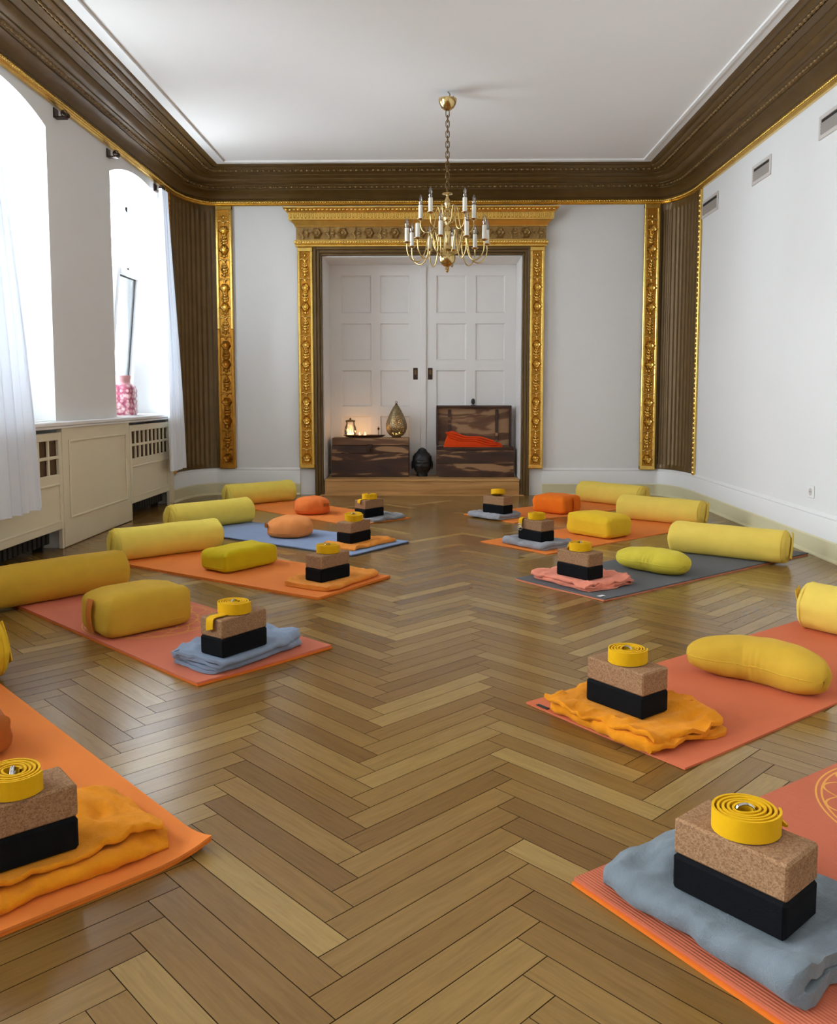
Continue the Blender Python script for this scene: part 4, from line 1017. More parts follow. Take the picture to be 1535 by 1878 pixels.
def arm_mesh(cps):
    # S-shaped swan-neck arm in the local XZ plane, given by control points (radius, height)
    pts = []; rad, zpan = cps[-1]
    for k in range(len(cps) - 1):
        p0 = cps[max(0, k - 1)]; p1 = cps[k]; p2 = cps[k + 1]; p3 = cps[min(len(cps) - 1, k + 2)]
        for q in range(5):
            t = q / 5; f = lambda a, b, c, d: .5 * ((2 * b) + (-a + c) * t + (2 * a - 5 * b + 4 * c - d) * t * t + (-a + 3 * b - 3 * c + d) * t ** 3)
            pts.append((f(p0[0], p1[0], p2[0], p3[0]), 0, f(p0[1], p1[1], p2[1], p3[1]) - ZB))
    pts.append((rad, 0, zpan - ZB)); mb = MB(); mb.tube(pts, .0046, 8)
    return mesh_of('arm', mb, M_brass, 60)
me_lo = arm_mesh([(.020, 2.062), (.055, 2.030), (.088, 2.060), (.106, 2.130), (.126, 2.180), (.146, 2.130), (.160, 2.050), (.185, 1.990), (.222, 1.968), (.262, 1.985), (.287, 2.025), (.294, 2.065), (.294, 2.098)])
me_up = arm_mesh([(.016, 2.272), (.034, 2.252), (.050, 2.280), (.058, 2.330), (.072, 2.366), (.086, 2.330), (.094, 2.268), (.112, 2.208), (.145, 2.186), (.180, 2.198), (.200, 2.228), (.205, 2.256), (.205, 2.282)])
mb = MB(); mb.lathe([(.006, -.006), (.018, -.002), (.026, .004), (.027, .007), (.014, .008)], 18); me_pan = mesh_of('drip_pan', mb, M_brass, 40)
mb = MB(); mb.lathe([(.0155, .006), (.0155, .104), (.012, .106)], 16); me_can = mesh_of('candle_sleeve', mb, M_candle, 40)
mb = MB(); mb.lathe([(.0085, .104), (.0135, .118), (.0155, .135), (.0125, .156), (.006, .172), (.0012, .180)], 16, close=False); me_blb = mesh_of('bulb', mb, M_bulb, 60)
mb = MB(); mb.lathe([(.006, .104), (.0065, .116), (.003, .120)], 10); mb.tube([(-.004, 0, .118), (-.005, 0, .138), (0, 0, .145), (.005, 0, .138), (.004, 0, .118)], .0008, 5); me_fil = mesh_of('filament_stem', mb, M_brassdk, 60)
for tier, (n_, th0, me_a, rad, zp) in enumerate(((10, 99.7, me_lo, .294, 2.100), (5, 54.0, me_up, .205, 2.284))):
    for k in range(n_):
        th = R(th0 + 360 / n_ * k); ang = -th      # x = R cos, towards camera = R sin  -> world y = -R sin
        ar = bpy.data.objects.new('arm', me_a); COL.objects.link(ar); ar.parent = rt; ar.rotation_euler = (0, 0, ang)
        parts = [('drip_pan', me_pan), ('candle_sleeve', me_can)]
        if not (tier == 0 and k == 1): parts += [('bulb', me_blb), ('filament_stem', me_fil)]
        for nm, me_ in parts:
            o = bpy.data.objects.new(nm, me_); COL.objects.link(o); o.parent = ar; o.location = (rad, 0, zp - ZB)

# ================================================================== YOGA STATIONS
MATT = .006
def make_mat(mx, my, ang, mt, label, z0=0.0, length=1.80, width=.606, curl=None, group='yoga mats', dx=0.0, dy=0.0, ph=0.0):
    """origin at the middle of the aisle end, +x runs away from the aisle"""
    rt = empty('yoga_mat', (mx, my, z0), R(ang)); tag(rt, label, 'yoga mat', group)
    nu, nv = 60, 16; mb = MB()
    def H(u, v):
        x, y = u * length, (v - .5) * width; h = 0.0
        ex = max(0, 1 - x / .10); h += .0009 * ex * (1 + math.sin(y * 9 + ph))
        h += .0005 * max(0, 1 - min(v, 1 - v) / .05) * (1 + math.sin(x * 5 + ph)) * max(0, 1 - x / .9)
        if curl: 
            c = Vector((curl[0], curl[1])); d = (Vector((x, y)) - c).length; h += curl[2] * max(0, 1 - d / curl[3]) ** 2
        return x + dx, y + dy, h
    def P(i, j):
        u = i / (nu - 1); v = j / (nv - 1); x, y, h = H(u, v); r_ = .014
        return (x, y, h + MATT)
    def Q(i, j):
        u = i / (nu - 1); v = j / (nv - 1); x, y, h = H(u, v); return (x, y, h)
    mb.grid(P, nu, nv); mb.grid(Q, nu, nv); n0 = nu * nv
    per = [(i, 0) for i in range(nu)] + [(nu - 1, j) for j in range(1, nv)] + [(i, nv - 1) for i in range(nu - 2, -1, -1)] + [(0, j) for j in range(nv - 2, 0, -1)]
    for a in range(len(per)):
        b = (a + 1) % len(per); ia = per[a][0] * nv + per[a][1]; ib = per[b][0] * nv + per[b][1]; mb.f.append((ia, ib, n0 + ib, n0 + ia))
    obj('mat_sheet', mb, mt, rt, smooth=40)
    return rt

def bolster(x, y, ang, zb, mt, label, flap_end=-1, r=.102, L=.70):
    rt = empty('bolster', (x, y, zb), R(ang)); tag(rt, label, 'bolster', 'yellow yoga bolsters')
    sd = random.random() * 50; mb = MB(); nu, nv = 56, 40
    ss = [0, .004, .012, .022] + [.03 + (L - .06) * k / 47 for k in range(48)] + [L - .022, L - .012, L - .004, L]; nu = len(ss)
    def P(i, j):
        s = ss[i]; a = 2 * math.pi * j / nv; e = min(s, L - s); rr = r
        if e < .03: rr = r - .026 * (1 - math.sqrt(max(0, 1 - (1 - e / .03) ** 2)))
        endw = max(0, 1 - e / .14); wr = noise.noise((s * 5 + sd, math.cos(a) * 1.3, math.sin(a) * 1.3)) * .0045
        wr += endw * .0032 * math.sin(a * 7 + sd + 3 * noise.noise((a, s * 9, sd))) * (1 if e > .01 else .4)
        rr += wr; z = rr * math.sin(a)
        if z < -r * .86: z = -r * .86 + (z + r * .86) * .12        # settles on the mat
        return (s - L / 2, rr * math.cos(a) * 1.02, z)
    mb.grid(P, nu, nv, wv=True)
    zmin = min(p[2] for p in mb.v); mb.shift((0, 0, -zmin)); body = obj('bolster_cover', mb, mt, rt, smooth=60)
    for sg in (-1, 1):                 # round end panels, slightly sagging
        mb = MB(); i0 = 0 if sg < 0 else nu - 1; ringp = [Vector(P(i0, j)) for j in range(nv)]; rows = []
        for q, (k, d) in enumerate(((1.0, 0), (.96, .004), (.75, .010), (.4, .012), (.06, .012))):
            rows.append([(p.x + sg * d, p.y * k, p.z * k) for p in ringp] + [(ringp[0].x + sg * d, ringp[0].y * k, ringp[0].z * k)])
        mb.loft(rows); mb.add(rows[-1][:-1], [tuple(range(nv))]); mb.shift((0, 0, -zmin)); ep = obj('end_panel', mb, mt, rt, smooth=50)
        if sg == flap_end:             # carrying strap sewn across the end
            mb = MB(); pts = []
            for k in range(21):
                t = -.62 + 1.56 * k / 20; pts.append((sg * (L / 2 + .013 + .006 * (1 - t * t)), .012 * t, (r * .96) * t))
            lo = [[(p[0], p[1] - .020, p[2]), (p[0] + sg * .004, p[1] - .020, p[2]), (p[0] + sg * .004, p[1] + .020, p[2]), (p[0], p[1] + .020, p[2]), (p[0], p[1] - .020, p[2])] for p in pts]
            mb.loft(lo); mb.xf(Matrix.Rotation(R(-25 * sg), 4, 'X')); mb.shift((0, 0, -zmin)); obj('carry_strap', mb, mt, rt, smooth=40)
    mb = MB(); mb.tube([((ss[3] + .0) - L / 2 if flap_end < 0 else L / 2 - ss[3], (r + .001) * math.cos(a) * 1.02, max((r + .001) * math.sin(a), -r * .86)) for a in [2 * math.pi * q / 36 for q in range(36)]], .0022, 6, closed=True); mb.shift((0, 0, -zmin)); obj('piping', mb, mt, rt, smooth=60)
    return rt

def superbox(hx, hy, hz, e1=.42, e2=.34, puff=.12, n=56, m=28, wr=.004, sd=0.0, pinch=.0):
    mb = MB()
    pw = lambda c, e: math.copysign(abs(c) ** e, c)
    def P(i, j):
        a = 2 * math.pi * i / n; t = -math.pi / 2 + math.pi * j / (m - 1); ct = pw(math.cos(t), e2)
        x = pw(math.cos(a), e1) * ct; y = pw(math.sin(a), e1) * ct; z = pw(math.sin(t), e2 * 1.35)
        k = 1 + puff * (1 - abs(x) ** 2 * .5 - abs(y) ** 2 * .5) * (1 if abs(z) > .5 else .35) * (abs(z))
        w = noise.noise((x * 2.2 + sd, y * 2.2, z * 1.6)) * wr * 2 + wr * .9 * math.sin((x + y) * 16 + sd) * max(0, abs(x) - .55) * 1.6
        zz = hz * z * k if z > 0 else hz * z
        zz *= 1 - pinch * (max(abs(x), abs(y)) ** 6) * (.35 if z > 0 else 0)
        return (hx * x + w, hy * y + w * .6, hz + zz + (w if z > -.6 else 0))
    mb.grid(P, n, m, wu=True); return mb
def seam(hx, hy, z, e1, r=.003, n=64):
    mb = MB(); pw = lambda c, e: math.copysign(abs(c) ** e, c)
    mb.tube([((hx + .001) * pw(math.cos(a), e1), (hy + .001) * pw(math.sin(a), e1), z) for a in [2 * math.pi * k / n for k in range(n)]], r, 6, closed=True); return mb

def box_cushion(x, y, ang, zb, hx, hy, hz, mt, label, handle=None, sd=1.0, puff=.12, tagside=None):
    rt = empty('meditation_cushion', (x, y, zb), R(ang)); tag(rt, label, 'cushion', 'meditation cushions')
    b = obj('cushion_cover', superbox(hx, hy, hz, .20, .27, puff, sd=sd, pinch=.55), mt, rt, smooth=70)
    obj('seam', seam(hx * .99, hy * .99, hz * .45, .30, .0025), mt, rt, smooth=60)
    if handle:
        hm, sx = handle; mb = MB(); lo = []
        for k in range(15):
            t = -1 + 2 * k / 14; z = hz * (1.02 + .80 * t); xx = sx * (hx + .004 + .012 * (1 - t * t))
            lo.append([(xx, -.022, z), (xx + sx * .004, -.022, z), (xx + sx * .004, .022, z), (xx, .022, z), (xx, -.022, z)])
        mb.loft(lo, cap=False); obj('handle', mb, hm, rt, smooth=40)
    return rt

def round_cushion(x, y, zb, r, h, mt, label, tab_ang, sd=0.0):
    rt = empty('meditation_cushion', (x, y, zb)); tag(rt, label, 'cushion', 'meditation cushions')
    mb = MB(); n, m = 72, 26
    def P(i, j):
        a = 2 * math.pi * i / n; t = -math.pi / 2 + math.pi * j / (m - 1); c, s = math.cos(t), math.sin(t)
        rr = r * abs(c) ** (.52 if s > 0 else .22); z = math.copysign(abs(s) ** (.80 if s > 0 else .5), s)
        pl = .0035 * math.sin(a * 22) * max(0, 1 - abs(abs(c) - .82) / .3); w = noise.noise((math.cos(a) * 1.5 + sd, math.sin(a) * 1.5, z)) * .008
        return ((rr + pl + w) * math.cos(a), (rr + pl + w) * math.sin(a), h / 2 + h / 2 * z * (1 + (.10 * (1 - (rr / r) ** 2) if z > 0 else 0)) + (w if z > -.5 else 0))
    mb.grid(P, n, m, wu=True); obj('cushion_cover', mb, mt, rt, smooth=70)
    mb = MB(); mb.tube([((r + .002) * math.cos(a), (r + .002) * math.sin(a), h * .28) for a in [2 * math.pi * k / 60 for k in range(60)]], .0028, 6, closed=True); obj('piping', mb, mt, rt, smooth=60)
    mb = MB(); lo = []
    for k in range(11):
        t = -1 + 2 * k / 10; a = R(tab_ang) + t * .22; rr = r + .006 + .012 * (1 - t * t)
        lo.append([(rr * math.cos(a), rr * math.sin(a), h * .52), (rr * math.cos(a), rr * math.sin(a), h * .72), ((rr + .004) * math.cos(a), (rr + .004) * math.sin(a), h * .72), ((rr + .004) * math.cos(a), (rr + .004) * math.sin(a), h * .52), (rr * math.cos(a), rr * math.sin(a), h * .52)])
    mb.loft(lo); obj('grip_tab', mb, F_brown, rt, smooth=40)
    return rt

def crescent(x, y, ang, zb, L, w, h, bend, mt, label, sd=0.0):
    """long soft cushion bent in plan; concave side towards local -y"""
    rt = empty('meditation_cushion', (x, y, zb), R(ang)); tag(rt, label, 'cushion', 'meditation cushions')
    mb = MB(); n, m = 60, 32
    def P(i, j):
        s = -1 + 2 * i / (n - 1); a = 2 * math.pi * j / m; e = max(0.0, 1 - abs(s) ** 3.2) ** .5
        xx = s * L / 2; yy = -bend * s * s + bend * .45
        tx, ty = 1.0, -2 * bend * s / (L / 2); q = math.hypot(tx, ty); nx, ny = -ty / q, tx / q
        c, sn = math.cos(a), math.sin(a); ry = w / 2 * e * math.copysign(abs(c) ** .85, c); rz = h / 2 * (e ** .8) * sn
        wv = noise.noise((s * 3 + sd, c * 1.2, sn * 1.2)) * .008
        wv += .0022 * math.sin(s * 46) * max(0, 1 - abs(s) / .42) * max(0, -c * math.copysign(1, bend)) ** 4      # pleats on the inner curve
        ry *= 1 - .12 * s; rz *= 1 - .08 * s
        z = rz; z = z if z > -h * .42 else -h * .42 + (z + h * .42) * .2
        return (xx + nx * (ry + wv), yy + ny * (ry + wv), h * .5 + z + (wv if sn > -.5 else 0))
    mb.grid(P, n, m, wv=True); zm = min(p[2] for p in mb.v); mb.shift((0, 0, -zm)); obj('cushion_cover', mb, mt, rt, smooth=80)
    mb = MB(); mb.tube([P(i, 0) for i in range(1, n - 1)], .0022, 6); mb.shift((0, 0, -zm)); obj('seam', mb, mt, rt, smooth=60)
    return rt

BLX, BLY = .218, .124
def blanket(x, y, ang, zb, L, W, T, layers, mt, label, sd=0.0, ruff=1.0, blk=None, flip=1, sag=1.0):
    """fleece folded zig-zag: serpentine section (across local y) swept along local x"""
    rt = empty('folded_blanket', (x, y, zb), R(ang)); tag(rt, label, 'blanket', 'folded blankets')
    t = T / layers; sec = []                                     # (y, z, nrm_y, nrm_z, layer)
    nst = 14
    for i in range(layers):
        d = 1 if i % 2 == 0 else -1; zc = (i + .5) * t
        hw = W / 2 - t / 2 - .012 * ((i * 7 + int(sd * 3)) % 3)
        for k in range(nst + 1): sec.append((d * (-hw + 2 * hw * k / nst), zc, 0, d, i))
        if i < layers - 1:
            for k in range(1, 6): a = -math.pi / 2 + math.pi * k / 6; sec.append((d * (hw + t / 2 * math.cos(a)), zc + t / 2 + t / 2 * math.sin(a), d * math.cos(a) * -d * 1.0, -math.sin(a) * d, i + .5))
    # recompute normals numerically
    pts = [Vector((p[0], p[1])) for p in sec]; nr = []
    for i in range(len(pts)):
        tg = (pts[min(len(pts) - 1, i + 1)] - pts[max(0, i - 1)]).normalized(); nr.append(Vector((-tg.y, tg.x)))
    th = t * .385; m_ = len(pts); loop = []
    for i in range(m_): loop.append((pts[i] + nr[i] * th, sec[i][4]))
    tg = (pts[-1] - pts[-2]).normalized()
    for q in range(1, 6): a_ = math.pi / 2 - math.pi * q / 6; loop.append((pts[-1] + nr[-1] * (th * math.sin(a_)) + tg * (th * math.cos(a_)), sec[-1][4]))
    for i in range(m_ - 1, -1, -1): loop.append((pts[i] - nr[i] * th, sec[i][4]))
    tg = (pts[0] - pts[1]).normalized()
    for q in range(1, 6): a_ = math.pi / 2 - math.pi * q / 6; loop.append((pts[0] - nr[0] * (th * math.sin(a_)) + tg * (th * math.cos(a_)), sec[0][4]))
    nu = 84; mb = MB(); nl_ = len(loop)
    nz = lambda a, b, c: noise.noise((a, b, c))
    BQ = Matrix.Rotation(R(ang - blk[3]), 2)                    # blanket frame -> block frame
    BO = Matrix.Rotation(R(-blk[3]), 2) @ Vector((x - blk[0], y - blk[1]))
    def ridge(a, b, c): return 1 - abs(nz(a, b, c)) * 2.2
    def P(i, j):
        u = -1 + 2 * i / (nu - 1); (q, ly) = loop[j]; yy, zz = q.x * flip, q.y
        lx = L / 2 * (1 - .05 * ((ly * 5 + sd) % 1.7) / 1.7); vy = yy / (W / 2)
        xx = u * lx * (1 - .07 * abs(vy) ** 6)
        yy2 = yy * (1 - .06 * abs(u) ** 6)
        # footprint of the blocks stays flat, everything outside may crumple
        qx, qy = BQ @ Vector((xx, yy2)) + BO
        dxb = max(0, abs(qx) - BLX / 2 - .006); dyb = max(0, abs(qy) - BLY / 2 - .006); k = min(1, math.hypot(dxb, dyb) / .05); k = k * k * (3 - 2 * k)
        edge = max(0, abs(u) - .80) / .20; ey = max(0, abs(vy) - .72) / .28
        hgt = zz / T
        wob = nz(xx * 9 + sd, yy2 * 9, ly * .30); w2 = ridge(xx * 13 + yy2 * 7 + sd, yy2 * 15 - xx * 4, ly * .4 + 4)
        z2 = zz + .011 * k * hgt + ruff * k * (hgt + .1) * (.016 * wob + .010 * (w2 - .45) + .004 * nz(xx * 48, yy2 * 48, ly + sd))
        z2 -= T * .45 * hgt * (edge ** 2 * .75 + ey ** 2 * .45) * .8 * sag
        out = math.copysign(1, vy) * ruff * (.024 * nz(xx * 8 + sd, ly * .8, 3.3) + .010 * nz(xx * 21, ly * 1.1, sd)) * min(1, abs(vy)) ** 3
        outx = math.copysign(1, u) * ruff * (.022 * nz(yy * 9, ly * .9, sd + 5) + .008 * nz(yy * 23, ly * 1.3, sd)) * abs(u) ** 3
        return (xx + outx, yy2 + out, max(z2, .0008 + .0006 * hgt))
    mb.grid(P, nu, nl_, wv=True)
    for i in (0, nu - 1):                                        # close the cut ends strip by strip, slightly domed
        base = i * nl_; half = m_
        for j in range(half - 1): mb.f.append((base + j, base + j + 1, base + 2 * m_ + 5 - 2 - j, base + 2 * m_ + 5 - 1 - j))
        mb.f.append(tuple(base + q for q in range(m_ - 1, m_ + 6))); mb.f.append(tuple(base + q for q in list(range(2 * m_ + 4, nl_)) + [0]))
    obj('folded_cloth', mb, mt, rt, smooth=60)
    return rt

BL, BW, BH = .218, .118, .0685
mbx = MB(); mbx.box(-BL / 2, BL / 2, -BW / 2 - .003, BW / 2 + .003, 0, BH, .006); me_black = mesh_of('foam_block', mbx, M_black)
mbx = MB(); mbx.box(-BL / 2, BL / 2, -BW / 2, BW / 2, 0, BH, .0045); me_cork = mesh_of('cork_block', mbx, M_cork)
def block(nm, me_, x, y, z, ang, label, group):
    o = bpy.data.objects.new(nm, me_); COL.objects.link(o); o.location = (x, y, z); o.rotation_euler = (0, 0, R(ang)); tag(o, label, 'yoga block', group); return o

def strap(x, y, z, ang, label, r1=.060, turns=5, tail=None, seedv=0.0, hh=.040, tilt=0.0):
    rt = empty('yoga_strap', (x, y, z), R(ang)); tag(rt, label, 'strap', 'rolled yoga straps')
    if tilt: rt.rotation_euler = (R(tilt), 0, R(ang)); rt.location.z += .5 * abs(math.sin(R(tilt))) * r1 * 1.2
    th = .0022; r0 = .016; P = []; n = turns * 30
    for k in range(n + 1):
        a = 2 * math.pi * k / 30; q = k / n; rr = r0 + (r1 - r0) * q; sq_ = 1 + .10 * math.cos(2 * a + seedv) * (1 - q * .6)
        P.append((rr * sq_ * math.cos(a), rr * sq_ * math.sin(a), .0015 * math.sin(a * 1.7 + seedv) * (1 - q)))
    def ribbon(P, hh, zoff=0.0):
        mb = MB(); lo = []
        for i, p in enumerate(P):
            a = Vector(P[max(0, i - 1)]); b = Vector(P[min(len(P) - 1, i + 1)]); t = (b - a); t.z = 0; t.normalize(); nx, ny = t.y * th, -t.x * th; z0_ = p[2] + zoff + .001
            lo.append([(p[0] - nx, p[1] - ny, z0_), (p[0] + nx, p[1] + ny, z0_), (p[0] + nx, p[1] + ny, z0_ + hh), (p[0] - nx, p[1] - ny, z0_ + hh), (p[0] - nx, p[1] - ny, z0_)])
        mb.loft(lo); return mb
    zc = min(p[2] for p in P); P = [(p[0], p[1], p[2] - zc) for p in P]
    obj('webbing_coil', ribbon(P, hh), F_webbing, rt, smooth=50)
    if tail:                            # loose end: list of (x, y, z_low, z_high)
        mb = MB(); lo = []
        for (px, py, za, zb_) in tail: lo.append((px, py, za, zb_))
        L_ = []
        for i, p in enumerate(lo):
            a = Vector(lo[max(0, i - 1)][:2]); b = Vector(lo[min(len(lo) - 1, i + 1)][:2]); t = (b - a); t = t.normalized() if t.length > 1e-6 else Vector((1, 0)); nx, ny = t.y * th, -t.x * th
            L_.append([(p[0] - nx, p[1] - ny, p[2]), (p[0] + nx, p[1] + ny, p[2]), (p[0] + nx, p[1] + ny, p[3]), (p[0] - nx, p[1] - ny, p[3]), (p[0] - nx, p[1] - ny, p[2])])
        mb.loft(L_); obj('loose_end', mb, F_webbing, rt, smooth=50)
    if label.endswith('boxy mustard cushion'): return rt      # its rings hang over the block edge
    # two D-shaped steel rings in the middle
    for k in range(2):
        mb = MB(); w, h2 = .017, .014; off = .004 * k
        mb.tube([(w * math.cos(a), off - .002, hh * .70 + h2 * math.sin(a) * (1 if math.sin(a) > 0 else .55) + .006) for a in [2 * math.pi * q / 18 for q in range(18)]], .0020, 6, closed=True); mb.xf(Matrix.Rotation(.5 + seedv, 4, 'Z')); obj('d_ring', mb, M_steel, rt, smooth=60)
    return rt

ST = {   # station: name, mat (mid x, mid y, angle), block (x, y, z of cork, angle)
 'L1': dict(on='orange mat with the round orange cushion', mat=(-.416, 6.59, 136.0), blk=(-.531, 6.721, .100, 49.9)),
 'L2': dict(on='blue mat', mat=(-.348, 5.40, 145.8), blk=(-.543, 5.547, .100, 56.8)),
 'L3': dict(on='orange mat with the olive brick cushion', mat=(-.410, 4.288, 147.0), blk=(-.568, 4.376, .105, 52.5)),
 'L4': dict(on='pink mat with the handled mustard cushion', mat=(-.611, 3.022, 137.5), blk=(-.742, 3.027, .135, 55.1)),
 'L5': dict(on='orange mat with the turned-up corner', mat=(-.707, 1.550, 134.5), blk=(-.865, 1.644, .125, 39.6)),
 'R1': dict(on='orange mat with the square orange cushion', mat=(.433, 6.785, 39.0), blk=(.514, 6.835, .115, 139.0)),
 'R2': dict(on='orange mat with the boxy mustard cushion', mat=(.510, 5.466, 41.0), blk=(.676, 5.559, .112, 129.5)),
 'R3': dict(on='charcoal mat', mat=(.631, 4.266, 39.0), blk=(.765, 4.384, .120, 130.0)),
 'R4': dict(on='plain terracotta mat', mat=(.4835, 2.420, 38.0), blk=(.589, 2.522, .120, 128.8)),
 'R5': dict(on='ribbed salmon mat', mat=(.455, 1.398, 35.0), blk=(.568, 1.486, .140, 131.8)),
}
MATS = {'L1': [('orange', 'orange yoga mat under the round orange cushion')],
        'L2': [('navy', 'dark slate under-mat below the blue yoga mat'), ('blue', 'blue yoga mat carrying the peach round cushion')],
        'L3': [('deep', 'orange under-mat below the mat with the olive brick cushion'), ('orange', 'orange yoga mat carrying the olive brick cushion')],
        'L4': [('deep', 'orange under-mat showing below the pink mandala mat'), ('salmon', 'pink yoga mat with gold mandala print under the handled mustard cushion')],
        'L5': [('deep', 'lower orange mat under the mat with turned-up corner'), ('orange', 'orange yoga mat with a turned-up corner and brown cushion')],
        'R1': [('orange', 'orange yoga mat under the square orange cushion')],
        'R2': [('orange', 'orange yoga mat under the boxy mustard cushion')],
        'R3': [('pinkunder', 'salmon under-mat below the charcoal yoga mat'), ('charcoal', 'charcoal yoga mat with white corner tag and pink blanket')],
        'R4': [('terra', 'plain terracotta yoga mat under the mustard crescent cushion')],
        'R5': [('deep', 'orange under-mat below the ribbed salmon mat'), ('ribbed', 'ribbed salmon yoga mat with gold mandala and blue-grey blanket')]}
for k, d in ST.items():
    mx, my, an = d['mat']; z = 0.0
    for q, (mt, lb) in enumerate(MATS[k]):
        curl = (0, -.303, .022, .13) if k == 'L5' else None
        r_ = make_mat(mx, my, an, MT[mt], lb, z, length=(1.97 if k == 'R3' else 1.80), curl=curl, dx=(.006 if q and k in ('R3', 'R5', 'L4') else 0.0), ph=ord(k[1]) * 1.3)
        z += MATT + (.0008 if len(MATS[k]) > 1 else 0); d['top'] = z + .0008; d['root'] = r_
# tags on mats
mb = MB(); mb.box(.012, .052, -.272, -.262 + .012, MATT + .004, MATT + .0052); obj('sewn_tag', mb, M_trimwhite, ST['R3']['root'])
mb = MB(); mb.box(.004, .018, .215, .262, MATT + .003, MATT + .0045); obj('brand_tag', mb, M_dark, ST['R4']['root'])

for k, d in ST.items():
    x, y, zc, an = d['blk']; on = d['on']
    zb = zc - BH - .0004; d['bz'] = zb
    block('yoga_block', me_black, x, y, zb, an, 'black foam block under the cork block on the ' + on, 'black foam yoga blocks')
    block('cork_block', me_cork, x, y, zc, an + (0 if k in ('R5', 'L4') else (1.5 if k[0] == 'L' else -1.0)), 'cork block stacked on black foam on the ' + on, 'cork yoga blocks')

BLK = {  # blanket: centre, angle, length, width, layers, material, colour word, seed, ruffle
 'L1': (-.455, 6.735, 47, .40, .27, 2, 'fleece_grey', 'grey folded', 1.3, .9, 1), 'L2': (-.50, 5.53, 54, .46, .27, 2, 'fleece_lightorange', 'light orange rumpled', 2.2, 1.2, 1),
 'L3': (-.550, 4.425, 61, .50, .32, 2, 'fleece_lightorange', 'light orange folded', 3.1, .7, 1), 'L4': (-.752, 3.128, 57, .46, .28, 4, 'cotton_blue', 'blue-grey cotton', 4.4, .9, 1),
 'L5': (-.845, 1.715, 45, .46, .33, 3, 'fleece_orange', 'marigold fleece', 5.2, 1.3, 1), 'R1': (.495, 6.865, 132, .37, .30, 2, 'fleece_grey', 'pale grey folded', 6.3, .7, 1),
 'R2': (.685, 5.575, 130, .40, .31, 2, 'fleece_grey', 'mid-grey folded', 7.1, .8, 1), 'R3': (.785, 4.435, 125, .45, .36, 4, 'fleece_pink', 'salmon pink', 8.5, 1.1, 1),
 'R4': (.613, 2.515, 124, .43, .36, 3, 'fleece_orange', 'bright marigold', 9.4, 1.6, 1), 'R5': (.600, 1.545, 124, .45, .34, 2, 'fleece_bluegrey', 'blue-grey fleece', 10.2, 1.25, 1)}
for k, (x, y, an, L_, W_, ly, mt, cw, sd, rf, fl) in BLK.items():
    d = ST[k]; T_ = d['bz'] - d['top'] - .0004
    blanket(x, y, an, d['top'], L_, W_, T_, ly, FL[mt], cw + ' blanket under the blocks on the ' + d['on'], sd, rf, blk=d['blk'], flip=1 if k[0] == 'R' else -1, sag={'R5': .25, 'L4': .5, 'R4': .6}.get(k, 1.0))

def drape(k, d, face, frac, down, wid):
    """loose strap end lying on the cork block and hanging over one of its faces"""
    x, y, zc, an = d['blk']; a = R(an); dv = Vector((math.cos(a), math.sin(a))); nv = Vector((-dv.y, dv.x)); sd_ = 1 if k[0] == 'L' else -1
    if face == 'end': o_ = -dv; along_ = nv; e = o_ * (BL / 2) + along_ * (BW * (frac - .5)); rng = .055
    else: o_ = nv * (-sd_) ; along_ = dv; e = o_ * (BW / 2) + along_ * (BL * (frac - .5)); rng = .020
    lo = []; th = .0035; g = .004
    for (off, z) in ((-rng, .003), (-.008, .004), (.002, .004), (.0075, -.002), (.009, -.014), (.010, -down)):
        c_ = e + o_ * off; nz_ = .0 if off < 0 else 1.0; t1 = o_ * (th * nz_); zz = th * (1 - nz_)
        p0 = c_ - along_ * wid / 2; p1 = c_ + along_ * wid / 2; skew = -.010 if (off > .0095 and k == 'L4') else 0
        lo.append([(p0.x, p0.y, z), (p1.x, p1.y, z + skew), (p1.x + t1.x, p1.y + t1.y, z + zz + skew), (p0.x + t1.x, p0.y + t1.y, z + zz), (p0.x, p0.y, z)])
    mb = MB(); mb.loft(lo, cap=True); obj('loose_end', mb, F_webbing, d['strap'], smooth=60)
    if k == 'R2':
        for q in range(2):
            mb = MB(); c_ = e + o_ * (.014 + .004 * q); zc_ = -down - .002
            mb.tube([(c_.x + along_.x * .021 * math.cos(t), c_.y + along_.y * .021 * math.cos(t), zc_ + .014 * math.sin(t) + .016 * q) for t in [2 * math.pi * i / 18 for i in range(18)]], .0022, 6, closed=True); obj('d_ring', mb, M_steel, d['strap'], smooth=60)

for k, d in ST.items():
    x, y, zc, an = d['blk']; zt = zc + BH + .0004
    tail = None; off = (0, 0); rr = .060; tl = 0.0
    if k == 'R3': tail = [(-.040, .040, .001, .034), (-.055, .030, .001, .030), (-.064, .012, .001, .012)]
    if k == 'R5': tail = [(.050, .03, .001, .03), (.066, .022, .001, .018), (.080, .006, .001, .006)]
    if k == 'R1': tl = -14
    if k == 'L2': tl = 8
    drp = {'L4': ('end', .45, .034, .036), 'R2': ('side', .86, .060, .030), 'L1': ('end', .5, .022, .030)}.get(k)
    d['strap'] = strap(x + off[0], y + off[1], zt, 0.0, 'yellow rolled strap on the cork block on the ' + d['on'], rr, tail=tail, seedv=(ord(k[1]) * .7 + (2 if k[0] == 'L' else 0)), tilt=tl)
    if drp: drape(k, d, *drp)

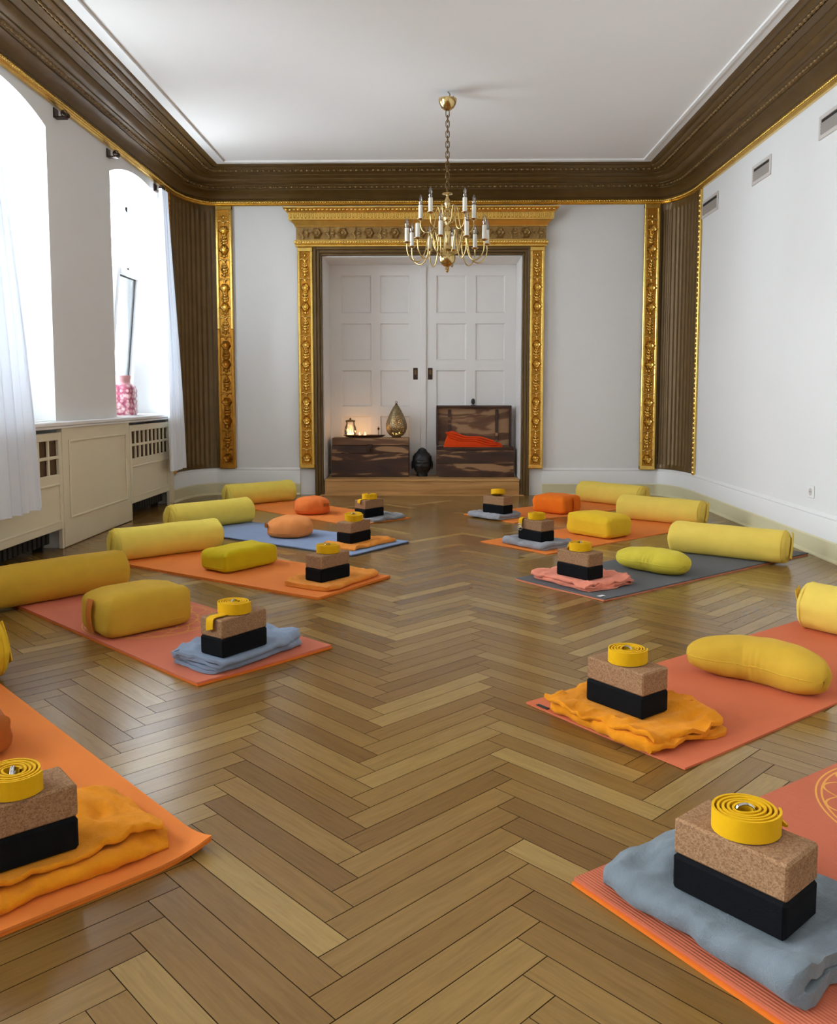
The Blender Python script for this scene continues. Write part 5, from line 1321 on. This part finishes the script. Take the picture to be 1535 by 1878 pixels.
BOL = {'L1': (-1.632, 7.737, 42.0, F_pale, -1), 'L2': (-1.706, 6.287, 47.3, F_pale, -1), 'L3': (-1.678, 5.164, 42.5, F_pale, -1), 'L4': (-1.861, 4.021, 49.9, F_must, -1),
       'L5': (-1.80, 2.66, 45.0, F_yell, 1), 'R1': (1.631, 7.718, 133.0, F_bol, -1), 'R2': (1.795, 6.638, 141.5, F_bol, -1), 'R3': (1.806, 5.146, 144.0, F_bol, -1), 'R4': (1.834, 3.339, 130.0, F_bol, 1)}
BLBL = {'L1': 'pale yellow', 'L2': 'pale yellow', 'L3': 'pale yellow', 'L4': 'mustard yellow', 'L5': 'yellow', 'R1': 'yellow', 'R2': 'yellow', 'R3': 'yellow', 'R4': 'yellow'}
for k, (x, y, an, mt, fe) in BOL.items():
    bolster(x, y, an, ST[k]['top'], mt, BLBL[k] + ' bolster at far end of the ' + ST[k]['on'], fe)

T = {k: ST[k]['top'] for k in ST}
round_cushion(-1.045, 7.045, T['L1'], .148, .135, F_coral, 'round coral-orange cushion on the orange mat behind the grey blanket', -30, 1.0)
round_cushion(-1.025, 5.86, T['L2'], .158, .130, F_peach, 'round peach-orange cushion on the blue mat', 200, 2.0)
box_cushion(-1.13, 4.776, 55, T['L3'], .205, .115, .062, F_olive, 'flat olive-yellow brick cushion on the orange mat', None, 3.0, .06)
box_cushion(-1.275, 3.50, 47, T['L4'], .195, .135, .085, F_must, 'plump mustard cushion with tan leather handle on the pink mat', (M_leather, -1), 4.0, .16)
box_cushion(-1.385, 2.165, 45, T['L5'], .20, .12, .056, F_brown, 'rust-brown cushion on the orange mat with the turned-up corner', None, 5.0, .12)
box_cushion(1.045, 7.165, 140, T['R1'], .165, .145, .075, F_orange, 'square bright orange cushion on the orange mat', (F_orange, -1), 6.0, .08)
box_cushion(1.172, 5.975, 130, T['R2'], .20, .135, .078, F_yell, 'boxy mustard-yellow cushion on the orange mat beside the long bolster', None, 7.0, .12)
crescent(1.225, 4.70, 137, T['R3'], .43, .22, .135, -.05, F_lime, 'lime-yellow crescent cushion on the charcoal mat', 8.0)
crescent(1.118, 2.865, 141, T['R4'], .46, .185, .155, -.10, F_must, 'mustard crescent cushion on the plain terracotta mat', 9.0)
